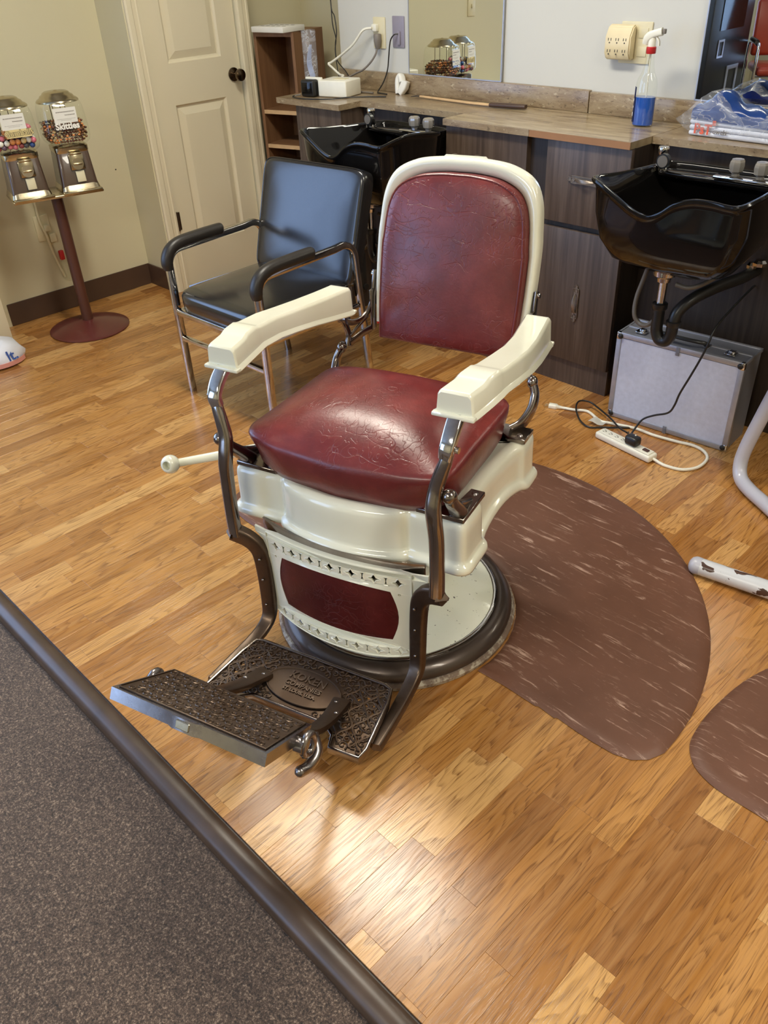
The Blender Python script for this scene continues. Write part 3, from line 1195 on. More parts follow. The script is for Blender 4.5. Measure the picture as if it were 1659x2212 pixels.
# back cushion
bm = bmesh.new()
PADO = back_outline(0.184, 0.402, 0.1, -0.004)
cc = (0, 0.2)
rings = []
for k, d_ in ((1.0, -0.02), (1.0, 0.006), (0.992, 0.020), (0.974, 0.0285), (0.945, 0.032), (0.86, 0.0355), (0.7, 0.039), (0.5, 0.0415), (0.3, 0.043), (0.1, 0.0435)):
    rings.append([bk(cc[0] + (a - cc[0]) * k, cc[1] + (b - cc[1]) * k, d_) for a, b in PADO])
loft(bm, rings)
finish(bm, 'back_cushion', M['leather'], bc, 1.2)
# piping along the cushion edge
bm = bmesh.new()
sweep(bm, [bk(cc[0] + (a - cc[0]) * 0.972, cc[1] + (b - cc[1]) * 0.972, 0.0288) for a, b in PADO], circ(0.0024, 6))
finish(bm, 'piping', M['leather'], bc, 0.9)


# arms
def arm(sx):
    """armrest lofted front to back; side sx"""
    def cl(t):  # centre line x, y, top z, half width, thickness
        x_ = 0.262 + 0.024 * math.sin(PI * min(1, t * 1.05)) - 0.006 * t
        y_ = -0.222 + 0.468 * t
        return x_, y_
    sta = [(0.0, 0.7775, 0.0355, 0.050), (0.01, 0.7790, 0.0360, 0.0515), (0.10, 0.7795, 0.0360, 0.051), (0.12, 0.7822, 0.0358, 0.0535), (0.14, 0.7850, 0.0356, 0.056), (0.215, 0.7852, 0.0352, 0.055), (0.235, 0.7820, 0.0342, 0.0515), (0.26, 0.7795, 0.0338, 0.049), (0.4, 0.773, 0.0332, 0.049), (0.55, 0.763, 0.0325, 0.0505), (0.7, 0.756, 0.032, 0.0545), (0.85, 0.752, 0.032, 0.062), (0.97, 0.750, 0.032, 0.068), (0.99, 0.7495, 0.032, 0.0685), (1.0, 0.748, 0.0313, 0.067)]
    rings_ = []
    for t, zt, hw, th in sta:
        x_, y_ = cl(t)
        zb = zt - th
        r_ = 0.008
        sec = []
        fl = 0.008
        half = [(hw + fl - 0.002, zb), (hw + fl, zb + 0.003), (hw + fl - 0.002, zb + 0.007), (hw + 0.001, zb + 0.012), (hw - 0.0015, zt - r_), (hw - 0.004, zt - 0.0035), (hw - r_, zt)]
        sec = [(a, b) for a, b in half] + [(-a, b) for a, b in half[::-1]]
        e = 0.005 if t in (0.0, 1.0) else 0
        ring = [(sx * (x_ + a * (1 - e * 0)), y_, b) for a, b in sec]
        rings_.append(ring)
    # rounded ends
    def endring(ring, dy, k):
        cx_ = sum(p[0] for p in ring) / len(ring)
        zt_ = max(p[2] for p in ring)
        zb_ = min(p[2] for p in ring)
        cz_ = zb_
        out = []
        for p in ring:
            f = (p[2] - zb_) / (zt_ - zb_)
            out.append((cx_ + (p[0] - cx_) * k, p[1] + dy * (1.0 if f > 0.2 else 1.0), zb_ + (p[2] - zb_) * (1 - (1 - k) * 1.3)))
        return out
    f0 = endring(rings_[0], -0.003, 0.955)
    f1 = endring(rings_[-1], 0.003, 0.955)
    rings_ = [f0] + rings_ + [f1]
    # flange at front
    b_ = loft(bmesh.new(), rings_)
    for t, s2 in ((0.0, -1), (1.0, 1)):
        x_, y_ = cl(t)
        zb = 0.7275 if s2 < 0 else 0.681
        box(b_, (sx * x_, y_ + s2 * 0.004, zb + 0.0045), (0.086 if s2 < 0 else 0.076, 0.016, 0.008), 0.003, 2)
    return finish(b_, 'armrest', M['enamel'], bc, 0.62)


arm(1)
arm(-1)

for sx in (-1, 1):
    # front arm bracket (broad curved strap under the arm)
    bm = bmesh.new()
    pts = cat([(sx * 0.264, -0.196, 0.7355), (sx * 0.265, -0.222, 0.726), (sx * 0.266, -0.246, 0.706), (sx * 0.265, -0.262, 0.682), (sx * 0.262, -0.262, 0.662)], 5)
    sweep(bm, pts, rrect(0.032, 0.020, 0.006, 3), up=(0, -1, 0.3), scales=lambda t: 1.02 - 0.16 * t * t)
    o = finish(bm, 'arm_bracket', M['chrome'], bc, 0.8)
    bm = bmesh.new()
    cyl(bm, (sx * 0.282, -0.255, 0.68), 0.0065, 0.008, 'X', 12)
    finish(bm, 'screw', M['chrome'], o, 0.7)
    # front post, S curved
    bm = bmesh.new()
    pts = cat([(sx * 0.264, -0.258, 0.672), (sx * 0.262, -0.262, 0.655), (sx * 0.254, -0.266, 0.628), (sx * 0.246, -0.271, 0.594), (sx * 0.245, -0.281, 0.560), (sx * 0.2485, -0.284, 0.53), (sx * 0.252, -0.283, 0.49), (sx * 0.254, -0.284, 0.43), (sx * 0.254, -0.285, 0.38), (sx * 0.253, -0.285, 0.345)], 5)
    sweep(bm, pts, [(a * 1.0, b * 1.0) for a, b in rrect(0.032, 0.026, 0.010, 3)], up=(0, -1, 0), scales=lambda t: 0.70 + 0.12 * math.sin(PI * min(1, t * 1.3)) + 0.30 * t)
    finish(bm, 'front_post', M['nickel'], bc, 0.8)
    # lug at the post foot turning in to the footrest frame
    bm = bmesh.new()
    pts = cat([(sx * 0.262, -0.284, 0.350), (sx * 0.246, -0.280, 0.343), (sx * 0.230, -0.275, 0.334), (sx * 0.214, -0.269, 0.316), (sx * 0.204, -0.266, 0.288), (sx * 0.200, -0.267, 0.23), (sx * 0.199, -0.270, 0.16), (sx * 0.200, -0.276, 0.115), (sx * 0.201, -0.300, 0.094), (sx * 0.203, -0.345, 0.085), (sx * 0.207, -0.41, 0.083), (sx * 0.210, -0.475, 0.083), (sx * 0.211, -0.495, 0.083)], 5)
    sweep(bm, pts, rrect(0.036, 0.026, 0.006, 3), up=(0, -1, 0), scales=lambda t: 1.25 - 0.55 * t, scales2=lambda t: 1.0 - 0.25 * t)
    bmesh.ops.create_cone(bm, cap_ends=True, segments=4, radius1=0.02, radius2=0.004, depth=0.022, matrix=Matrix.Translation((sx * 0.268, -0.284, 0.345)) @ Matrix.Rotation(sx * PI / 2, 4, 'Y'))
    fl = finish(bm, 'leg_frame', M['iron'], bc, 0.7)
    bm = bmesh.new()
    for z_ in (0.285, 0.225, 0.15):
        ball(bm, (sx * 0.199, -0.2815 if z_ > 0.2 else -0.2835, z_), 0.0035, 8)
    finish(bm, 'rivet', M['nickel'], fl, 0.8)
    # corner bracket on the apron with ball
    bm = bmesh.new()
    bp = [(sx * 0.279, -0.213), (sx * 0.279, -0.10), (sx * 0.247, -0.10), (sx * 0.243, -0.165), (sx * 0.205, -0.185), (sx * 0.172, -0.19), (sx * 0.172, -0.213)]
    extrude_poly(bm, [(a, b, 0.4845) for a, b in bp], (0, 0, 0.011))
    bmesh.ops.bevel(bm, geom=list(bm.edges), offset=0.0015, segments=1, affect='EDGES')
    pts = cat([(sx * 0.258, -0.19, 0.494), (sx * 0.262, -0.212, 0.52), (sx * 0.266, -0.24, 0.55), (sx * 0.269, -0.256, 0.574)], 5)
    sweep(bm, pts, rrect(0.030, 0.026, 0.010, 3), up=(0, -1, 0), scales=lambda t: 1.25 - 0.5 * t)
    pts = cat([(sx * 0.262, -0.145, 0.494), (sx * 0.262, -0.175, 0.507), (sx * 0.262, -0.2, 0.52)], 5)
    sweep(bm, pts, rrect(0.014, 0.018, 0.005, 3), up=(0, 0, 1))
    ball(bm, (sx * 0.270, -0.262, 0.580), 0.0155, 16)
    cb = finish(bm, 'corner_bracket', M['nickel'], bc, 0.7)
    bm = bmesh.new()
    for a, b in ((0.262, -0.115), (0.262, -0.20), (0.19, -0.201)):
        cyl(bm, (sx * a, b, 0.497), 0.0075, 0.003, 'Z', 12, 0.005)
    finish(bm, 'screw', M['silver_edge'], cb, 0.7)
    # rear bracket and post
    bm = bmesh.new()
    bp = [(sx * 0.281, 0.13), (sx * 0.281, 0.19), (sx * 0.205, 0.19), (sx * 0.205, 0.155), (sx * 0.24, 0.13)]
    extrude_poly(bm, [(a, b, 0.4845) for a, b in bp], (0, 0, 0.012))
    bmesh.ops.bevel(bm, geom=list(bm.edges), offset=0.0015, segments=1, affect='EDGES')
    pts = cat([(sx * 0.235, 0.178, 0.49), (sx * 0.252, 0.19, 0.505), (sx * 0.266, 0.208, 0.535), (sx * 0.267, 0.224, 0.565), (sx * 0.258, 0.232, 0.588)], 6)
    sweep(bm, pts, rrect(0.026, 0.022, 0.008, 3), up=(sx, 0, 0), scales=lambda t: 0.9 + 1.5 * (1 - t) ** 2, scales2=lambda t: 0.8)
    ball(bm, (sx * 0.256, 0.233, 0.592), 0.0155, 16, (0.8, 1, 1))
    rb = finish(bm, 'rear_bracket', M['nickel'], bc, 0.7)
    bm = bmesh.new()
    cyl(bm, (sx * 0.262, 0.148, 0.498), 0.008, 0.003, 'Z', 12, 0.005)
    finish(bm, 'screw', M['silver_edge'], rb, 0.7)
    # hinge plate from back frame to arm and rear post, openwork
    bm = bmesh.new()
    X = 0.214
    pts = cat([(sx * X, 0.352, 0.762), (sx * X, 0.345, 0.735), (sx * (X + 0.001), 0.338, 0.70), (sx * (X + 0.004), 0.322, 0.672), (sx * (X + 0.01), 0.295, 0.655), (sx * (X + 0.02), 0.262, 0.652), (sx * (X + 0.032), 0.238, 0.662)], 6)
    sweep(bm, pts, rrect(0.008, 0.016, 0.003, 2), up=(0, 1, 0))
    pts = cat([(sx * 0.250, 0.236, 0.668), (sx * 0.247, 0.246, 0.645), (sx * 0.243, 0.250, 0.62), (sx * 0.244, 0.243, 0.595)], 6)
    sweep(bm, pts, rrect(0.012, 0.016, 0.004, 2), up=(0, 1, 0))
    pts = cat([(sx * 0.240, 0.248, 0.60), (sx * 0.228, 0.285, 0.612), (sx * 0.216, 0.318, 0.618)], 6)
    sweep(bm, pts, rrect(0.008, 0.018, 0.003, 2), up=(0, 0, 1))
    pts = cat([(sx * 0.240, 0.250, 0.618), (sx * 0.228, 0.283, 0.640), (sx * 0.218, 0.31, 0.655)], 6)
    sweep(bm, pts, rrect(0.007, 0.009, 0.003, 2), up=(0, 0, 1))
    box(bm, (sx * X, 0.33, 0.665), (0.007, 0.022, 0.11), 0.003)
    cyl(bm, (sx * 0.25, 0.243, 0.668), 0.014, 0.022, 'X', 18)
    hp_ = finish(bm, 'hinge_plate', M['nickel'], bc, 0.7)
    bm = bmesh.new()
    cyl(bm, (sx * (X + 0.0055), 0.3515, 0.752), 0.006, 0.006, 'X', 12)
    finish(bm, 'screw', M['chrome'], hp_, 0.7)

# leg panel between the frame bars, bowed forward, pierced rows
HWp = 0.186


def lp(u, v, d):
    k = max(-0.2, 1 - (u / HWp) ** 2)
    return (u, -0.2615 - 0.030 * k + d, v)


def top_v(u):
    return 0.366 - 0.006 * (abs(u) / HWp) ** 2


def bot_v(u):
    return 0.104 + 0.022 * (abs(u) / HWp) ** 3


us = [-HWp + 2 * HWp * i / 40 for i in range(41)]
outer = [(u, bot_v(u)) for u in us] + [(HWp + 0.002, 0.22), (HWp + 0.004, 0.30), (HWp + 0.014, 0.328), (HWp + 0.034, 0.346), (HWp + 0.034, 0.361)] + [(u, top_v(u)) for u in reversed(us)] + [(-HWp - 0.034, 0.361), (-HWp - 0.034, 0.346), (-HWp - 0.014, 0.328), (-HWp - 0.004, 0.30), (-HWp - 0.002, 0.22)]
holes = []
rp2 = [0]


def diamond(u, v, s_):
    P = []
    for (a, b) in ((-1.0, 0), (-0.62, -0.16), (-0.35, -0.22), (-0.12, -0.62), (0, -0.72), (0.12, -0.62), (0.35, -0.22), (0.62, -0.16), (1.0, 0), (0.62, 0.16), (0.35, 0.22), (0.12, 0.62), (0, 0.72), (-0.12, 0.62), (-0.35, 0.22), (-0.62, 0.16)):
        P.append((u + a * s_, v + b * s_))
    return P


def ibar(u, v, s_):
    P = []
    for (a, b) in ((-0.42, -0.8), (0.42, -0.8), (0.24, -0.45), (0.16, 0), (0.24, 0.45), (0.42, 0.8), (-0.42, 0.8), (-0.24, 0.45), (-0.16, 0), (-0.24, -0.45)):
        P.append((u + a * s_, v + b * s_))
    return P


relief = []
for row_v, cnt in ((0.3385, 13), (0.1245, 13)):
    for i in range(cnt):
        u = -0.156 + 0.312 * i / (cnt - 1)
        vv = row_v + (-0.010 * (abs(u) / HWp) ** 2 if row_v > 0.2 else 0.018 * (abs(u) / HWp) ** 3)
        hshape = diamond(u, vv, 0.0142) if i % 2 == 0 else ibar(u, vv, 0.0115)
        holes.append(hshape)
# window for the leather inset
def inset(k=0.0):
    P = []
    for i in range(25):
        u = -0.139 + 0.278 * i / 24
        P.append((u * (1 - k * 7), 0.1605 + 0.006 * (abs(u) / 0.139) ** 2 + k))
    for i in range(1, 8):
        t = i / 8
        P.append((0.139 * (1 - k * 7) + 0.016 * math.sin(PI * t) - k * 0.5, 0.1665 + (0.306 - 0.1665) * t))
    for i in range(25):
        u = 0.139 - 0.278 * i / 24
        P.append((u * (1 - k * 7), 0.314 - 0.008 * (abs(u) / 0.139) ** 2 - k))
    for i in range(1, 8):
        t = i / 8
        P.append((-0.139 * (1 - k * 7) - 0.016 * math.sin(PI * t) + k * 0.5, 0.306 - (0.306 - 0.1665) * t))
    return P


holes.append(inset())
holes.append([(0.158 + 0.0035 * math.cos(t), 0.300 + 0.0035 * math.sin(t)) for t in [k * PI / 4 for k in range(8)]])
holes.append([(-0.160 + 0.0035 * math.cos(t), 0.300 + 0.0035 * math.sin(t)) for t in [k * PI / 4 for k in range(8)]])
holes.append([(0.1725 + 0.0045 * math.cos(t), 0.1385 + 0.0045 * math.sin(t)) for t in [k * PI / 4 for k in range(8)]])
holes.append([(-0.1725 + 0.0045 * math.cos(t), 0.1385 + 0.0045 * math.sin(t)) for t in [k * PI / 4 for k in range(8)]])
bm = bmesh.new()
plate(bm, outer, holes, 0.005, lp)
lpan = finish(bm, 'leg_panel', M['enamel'], bc, 0.6)
bm = bmesh.new()
ur = [-0.205 + 0.41 * i / 24 for i in range(25)]
loft(bm, [[lp(u, 0.312, 0.014), lp(u, 0.378, 0.014), lp(u, 0.378, 0.019), lp(u, 0.312, 0.019)] for u in ur])  # rail under the apron; lower part added to darken the upper holes
finish(bm, 'panel_rail', M['nickel'], bc, 0.5)
bm = bmesh.new()
for hsh in holes[:26]:
    cu_ = sum(p[0] for p in hsh) / len(hsh)
    cv_ = sum(p[1] for p in hsh) / len(hsh)
    sweep(bm, [lp(cu_ + (a - cu_) * 1.10, cv_ + (b - cv_) * 1.18, 0.0006) for a, b in hsh], circ(0.0014, 5), closed=True)
# raised rim round the panel
rim = [(u * 0.99, bot_v(u) + 0.002) for u in us] + [(u * 0.99, top_v(u) - 0.002) for u in reversed(us)]
sweep(bm, [lp(a, b, 0.0) for a, b in rim], circ(0.0022, 6), closed=True)
finish(bm, 'raised_border', M['enamel'], lpan, 0.9)
bm = bmesh.new()
IN = inset(-0.0012)
# gridded leather so that it follows the bow
ucol = [-0.155, -0.1545, -0.153, -0.150, -0.146, -0.142] + [-0.139 + 0.278 * i / 22 for i in range(23)] + [0.142, 0.146, 0.150, 0.153, 0.1545, 0.155]
cols = len(ucol) - 1
vr = []
for u in ucol:
    if abs(u) <= 0.139:
        lo_, hi_ = 0.1600 + 0.006 * (abs(u) / 0.139) ** 2, 0.3145 - 0.008 * (abs(u) / 0.139) ** 2
    else:
        tt = (abs(u) - 0.139) / 0.01601
        hh = math.acos(min(1, tt)) / PI
        mid_ = 0.2362
        lo_, hi_ = mid_ - 0.0697 * 2 * hh, mid_ + 0.0697 * 2 * hh
    vr.append([bm.verts.new(lp(u, lo_ + (hi_ - lo_) * j / 8, 0.0015 - 0.003 * math.sin(PI * j / 8) * min(1, (0.158 - abs(u)) / 0.03))) for j in range(9)])
for i in range(cols):
    for j in range(8):
        bm.faces.new((vr[i][j], vr[i + 1][j], vr[i + 1][j + 1], vr[i][j + 1]))
bmesh.ops.solidify(bm, geom=list(bm.faces), thickness=0.003)
tag(finish(bm, 'leather_inset', M['leather'], lpan, 1.0), 'dark red leather inset')

# ---- cast iron foot plate
def curl(bm, c, r, a0, turns, wid, fn, dirn=1, npt=12):
    pts = []
    for i in range(npt):
        t = i / (npt - 1)
        rr = r * (1 - 0.82 * t)
        a = a0 + dirn * turns * 2 * PI * t
        pts.append(fn(c[0] + rr * math.cos(a), c[1] + rr * math.sin(a)))
    sweep(bm, pts, circ(wid, 5), scales=lambda t: 1.0 - 0.45 * t)


def vine(bm, p0, p1, amp, fn, wid, k=3, ph=0.0, npt=18):
    p0, p1 = Vector(p0), Vector(p1)
    d = p1 - p0
    nn = Vector((-d.y, d.x)).normalized()
    pts = []
    for i in range(npt):
        t = i / (npt - 1)
        q = p0 + d * t + nn * amp * math.sin(ph + k * 2 * PI * t)
        pts.append(fn(q.x, q.y))
    sweep(bm, pts, circ(wid, 5))


FPZ = 0.111


def fp(u, v, d=0.0):
    return (u * (1 + 0.11 * (-0.36 - v) / 0.18), v, FPZ - d - 0.010 * (-0.36 - v) / 0.18)


bm = bmesh.new()
# plate body with pierced outer ends
oc = [(-0.178, -0.362), (-0.16, -0.356), (0.16, -0.356), (0.178, -0.362), (0.184, -0.40), (0.186, -0.52), (0.180, -0.545), (0.118, -0.548), (0.112, -0.52), (0.085, -0.50), (-0.085, -0.50), (-0.112, -0.52), (-0.118, -0.548), (-0.180, -0.545), (-0.186, -0.52), (-0.184, -0.40)]
hl = []
rh = random.Random(3)
for sx in (-1, 1):
    for i in range(3):
        for j in range(6):
            cx_ = sx * (0.122 + 0.019 * i)
            cy_ = -0.385 - 0.0245 * j - (0.012 if i % 2 else 0)
            if cy_ < -0.525:
                continue
            hl.append([(cx_ + 0.0062 * math.cos(t) + 0.002 * math.sin(2 * t), cy_ + 0.0088 * math.sin(t)) for t in [k * PI / 4 for k in range(8)]])
plate(bm, oc, hl, 0.009, lambda u, v, d: fp(u, v, d + 0.004))
foot = finish(bm, 'foot_plate', M['cast'], bc, 0.5)
bm = bmesh.new()
sweep(bm, [fp(a, b, 0.008) for a, b in oc], rrect(0.008, 0.022, 0.003, 2), closed=True, up=(0, 0, 1))
tag(finish(bm, 'rim', M['nickel'], foot, 0.7), 'worn brighter rim')
bm = bmesh.new()
fz = lambda u, v: fp(u, v, 0.0025)
for sx in (-1, 1):
    for k in range(4):
        u0 = sx * (0.103 + 0.022 * k)
        vine(bm, (u0, -0.372), (u0 + sx * 0.004, -0.53), 0.010, fz, 0.0026, 2.5, k * PI, 24)
    for k in range(5):
        vine(bm, (sx * 0.098, -0.385 - 0.03 * k), (sx * 0.178, -0.385 - 0.03 * k), 0.007, fz, 0.0022, 1.5, k, 14)
    for iu in range(11):
        for iv in range(10):
            cu = sx * (0.009 + 0.0165 * iu) + rh.uniform(-0.002, 0.002)
            cv = -0.373 - 0.0175 * iv + (0.008 if iu % 2 else 0)
            if cv < -0.534 or abs(cu) > 0.176 or (cv < -0.49 and abs(cu) < 0.11):
                continue
            if (cu / 0.097) ** 2 + ((cv + 0.437) / 0.056) ** 2 < 1.0:
                continue
            curl(bm, (cu, cv), rh.uniform(0.0085, 0.0115), rh.uniform(0, 6.28), 1.15, 0.0022, fz, rh.choice((-1, 1)), 10)
tag(finish(bm, 'scrollwork', M['cast'], foot, 0.9), kind='stuff')
# medallion
bm = bmesh.new()
el = [(0.088 * math.cos(t), -0.437 + 0.047 * math.sin(t)) for t in [2 * PI * k / 40 for k in range(40)]]
plate(bm, el, [], 0.004, lambda u, v, d: fp(u, v, d + 0.0005))
sweep(bm, [fp(a, b, 0.0) for a, b in el], circ(0.0022, 6), closed=True)
md = finish(bm, 'medallion', M['cast'], foot, 0.6)
tl = 0.010 / 0.18
for s_, sz, vv in (('KOKEN', 0.027, -0.4165), ('COMPANIES', 0.0165, -0.4385), ('ST. LOUIS, U.S.A.', 0.0115, -0.456)):
    text_mesh('lettering', s_, sz, M['iron'], md, frame(fp(0, vv, -0.0012), (1, 0, 0), (0, 1, tl)), 0.0014, bold=0.0004)
for sx in (-1, 1):
    # arms that carry the upper foot rest
    bm = bmesh.new()
    pts = cat([(sx * 0.098, -0.437, FPZ - 0.002), (sx * 0.104, -0.47, FPZ + 0.008), (sx * 0.110, -0.51, FPZ + 0.022), (sx * 0.116, -0.56, FPZ + 0.05), (sx * 0.121, -0.60, FPZ + 0.085), (sx * 0.124, -0.63, FPZ + 0.125), (sx * 0.125, -0.645, FPZ + 0.15)], 5)
    sweep(bm, pts, rrect(0.042, 0.016, 0.006, 2), up=(0, 0, 1), scales=lambda t: 1.0 - 0.55 * t, scales2=lambda t: 1.0)
    ar = finish(bm, 'support_arm', M['iron'], bc, 0.7)
    bm = bmesh.new()
    for (a, b, c_) in ((0.094, -0.452, FPZ + 0.009), (0.116, -0.487, FPZ + 0.021)):
        ball(bm, (sx * a, b, c_), 0.0055, 10, (1, 1, 0.5))
    finish(bm, 'rivet', M['silver_edge'], ar, 0.7)
# upper foot rest: tilted slab (back edge z .27, front edge z .352)
FB = Vector((0, -0.632, 0.272))
FF = Vector((0, -0.772, 0.352))
fdir = (FF - FB).normalized()
fup = Vector((0, fdir.z, -fdir.y))
if fup.z < 0:
    fup = -fup
FL = (FF - FB).length


def fr(u, v, d=0.0):
    """u across, v 0 back .. FL front, d above"""
    p = FB + fdir * v + fup * d
    return (u, p.y, p.z)


bm = bmesh.new()
HW2 = 0.168
prof_u = [(-HW2, 0), (-HW2 * 0.25, 0), (0.0, 0), (HW2 * 0.25, 0), (HW2, 0)]
frontv = lambda u: FL - (0.0 if abs(u) > 0.045 else 0.0)
poly = [(-HW2 + 0.006, 0), (HW2 - 0.006, 0), (HW2 + 0.004, FL), (0.034, FL), (0.024, FL + 0.005), (-0.024, FL + 0.005), (-0.034, FL), (-HW2 - 0.004, FL)]
plate(bm, poly, [], 0.024, lambda u, v, d: fr(u, v, -d))
bmesh.ops.bevel(bm, geom=[e for e in bm.edges if e.is_boundary is False and e.calc_face_angle(0) > 0.6], offset=0.003, segments=2, affect='EDGES')
fr_o = finish(bm, 'upper_foot_rest', M['silver_edge'], bc, 0.5)
bm = bmesh.new()
poly2 = [(-HW2 + 0.014, 0.008), (HW2 - 0.014, 0.008), (HW2 - 0.006, FL - 0.010), (-HW2 + 0.006, FL - 0.010)]
plate(bm, poly2, [], 0.002, lambda u, v, d: fr(u, v, 0.0016 - d))
finish(bm, 'tread', M['cast'], fr_o, 0.5)
bm = bmesh.new()
fz2 = lambda u, v: fr(u, v, 0.002)
rh = random.Random(5)
for i in range(17):
    for j in range(7):
        u = -0.145 + 0.29 * i / 16 + (0.009 if j % 2 else 0)
        v = 0.021 + (FL - 0.043) * j / 6
        if abs(u) > 0.152:
            continue
        curl(bm, (u, v), 0.0095, (i * 2.1 + j * 1.3), 1.2, 0.0019, fz2, 1 if (i + j) % 2 else -1, 10)
sweep(bm, [fz2(a, b) for a, b in poly2], circ(0.0018, 5), closed=True)
tag(finish(bm, 'scrollwork', M['iron'], fr_o, 0.9), kind='stuff')
bm = bmesh.new()
box(bm, fr(0, FL + 0.0055, -0.012), (0.030, 0.004, 0.016), 0.0015, 1, rot=(-math.atan2(fdir.z, -fdir.y), 0, 0))
tag(finish(bm, 'plaque', M['brass'], fr_o, 0.6), 'small worn brass plaque')
for sx in (-1, 1):
    bm = bmesh.new()
    c_ = Vector(fr(sx * (HW2 + 0.004), 0.045, -0.022))
    cyl(bm, c_, 0.015, 0.018, 'X', 16)
    ring = [(c_.x + sx * 0.006, c_.y + 0.018 * math.cos(t) + 0.012, c_.z + 0.022 * math.sin(t) - 0.008) for t in [k * 2 * PI / 12 for k in range(12)]]
    sweep(bm, ring, circ(0.0075, 8), closed=True)
    pts = cat([(c_.x - sx * 0.012, c_.y + 0.052, c_.z - 0.03), (c_.x + sx * 0.008, c_.y + 0.032, c_.z - 0.05), (c_.x + sx * 0.008, c_.y + 0.002, c_.z - 0.056), (c_.x + sx * 0.004, c_.y - 0.018, c_.z - 0.05)], 5)
    sweep(bm, pts, circ(0.011, 10))
    ball(bm, pts[-1], 0.0112, 10)
    finish(bm, 'pivot_hook', M['silver_edge'], fr_o, 0.8)
# recline lever on the left
bm = bmesh.new()
p0, p1 = Vector((-0.255, -0.028, 0.450)), Vector((-0.462, -0.236, 0.452))
sweep(bm, [p0, p0.lerp(p1, 0.5), p0.lerp(p1, 0.93)], circ(0.0115, 14), scales=[1.25, 1.0, 0.85])
lv = finish(bm, 'lever', M['enamel'], bc, 0.8)
bm = bmesh.new()
ball(bm, p1, 0.0225, 20)
cut_dir = Vector((0.15, -0.8, 0.25)).normalized()
geom = bm.verts[:] + bm.edges[:] + bm.faces[:]
bmesh.ops.bisect_plane(bm, geom=geom, plane_co=p1 + cut_dir * 0.018, plane_no=cut_dir, clear_outer=True)
be = [e for e in bm.edges if e.is_boundary]
if be:
    r_ = bmesh.ops.extrude_edge_only(bm, edges=be)
    vs_ = [g for g in r_['geom'] if isinstance(g, bmesh.types.BMVert)]
    cen = sum((v.co for v in vs_), Vector()) / len(vs_)
    for v in vs_:
        v.co = cen + (v.co - cen) * 0.78
    be2 = [e for e in r_['geom'] if isinstance(e, bmesh.types.BMEdge)]
    r_ = bmesh.ops.extrude_edge_only(bm, edges=be2)
    vs_ = [g for g in r_['geom'] if isinstance(g, bmesh.types.BMVert)]
    for v in vs_:
        v.co -= cut_dir * 0.02
    bmesh.ops.contextual_create(bm, geom=[e for e in r_['geom'] if isinstance(e, bmesh.types.BMEdge)])
finish(bm, 'lever_knob', M['enamel'], lv, 0.7)

# ------------------------------------------------------------------ anti-fatigue mats
def ang_mat(name, pts, th, label, loc):
    b_ = bmesh.new()
    nn = len(pts)
    c_ = (sum(p[0] for p in pts) / nn, sum(p[1] for p in pts) / nn)
    rings_ = []
    for k, z in ((0.0, 0.0), (0.002, 0.002), (-0.004, th * 0.55), (-0.014, th * 0.92), (-0.028, th)):
        rings_.append([(x_ - loc[0], y_ - loc[1], z) for x_, y_ in offs(pts, k)])
    loft(b_, rings_[1:], True, False)
    R_ = rings_[-1]
    tr = tessellate_polygon([[Vector(p) for p in R_]])
    vs_ = [bm_v for bm_v in b_.verts][-len(R_):]
    for t in tr:
        try:
            b_.faces.new((vs_[t[0]], vs_[t[1]], vs_[t[2]]))
        except ValueError:
            pass
    o = finish(b_, name, M['rubber'], None, 0.6, loc)
    return tag(o, label, 'mat')


pts = []
cx_, cy_ = -1.19, 1.2
for k in range(0, 61):                       # big arc, right corner to left corner
    a = math.radians(-1 + 182 * k / 60)
    pts.append((cx_ + 0.755 * math.cos(a), cy_ + 0.765 * math.sin(a)))
pts += [(-1.93, 1.15), (-1.88, 1.115), (-1.80, 1.105), (-1.60, 1.103), (-1.503, 1.102)]
for k in range(0, 25):                       # cut-out round the chair base
    a = math.radians(187 - 194 * k / 24)
    pts.append((cx_ + 0.316 * math.cos(a), 1.142 + 0.316 * math.sin(a)))
pts += [(-0.80, 1.1085), (-0.71, 1.108), (-0.705, 1.112), (-0.66, 1.108), (-0.655, 1.113), (-0.60, 1.110), (-0.56, 1.110), (-0.51, 1.113), (-0.475, 1.125), (-0.45, 1.15), (-0.438, 1.18)]
ang_mat('floor_mat', pts[::1], 0.011, 'large half-round marbled brown rubber mat around the barber chair base', (-1.19, 1.3, 0))
pts = [(0.05, 1.175), (-0.10, 1.172), (-0.21, 1.178), (-0.29, 1.178), (-0.33, 1.183), (-0.37, 1.20), (-0.398, 1.232), (-0.411, 1.27), (-0.417, 1.34), (-0.414, 1.41), (-0.404, 1.49), (-0.38, 1.575), (-0.33, 1.68), (-0.25, 1.79), (-0.12, 1.88), (0.05, 1.93), (0.3, 1.93), (0.34, 1.5), (0.3, 1.18)]
pts = [(v.x, v.y) for v in cat([(a, b, 0) for a, b in pts], 3, True)]
ang_mat('floor_mat', pts[::-1], 0.011, 'second marbled brown rubber mat cut off by the right edge', (-0.1, 1.5, 0))

# ------------------------------------------------------------------ black shampoo chair
sc2 = empty('shampoo_chair', (-2.449, 1.782, 0), 'black vinyl armchair with square chrome legs under the left wash basin', 'chair', math.radians(2.2))
W2 = 0.252


def sq(bm, pts, w_=0.025, up=(1, 0, 0), res=0):
    return sweep(bm, cat(pts, res) if res else pts, rrect(w_, w_, 0.005, 2), up=up)


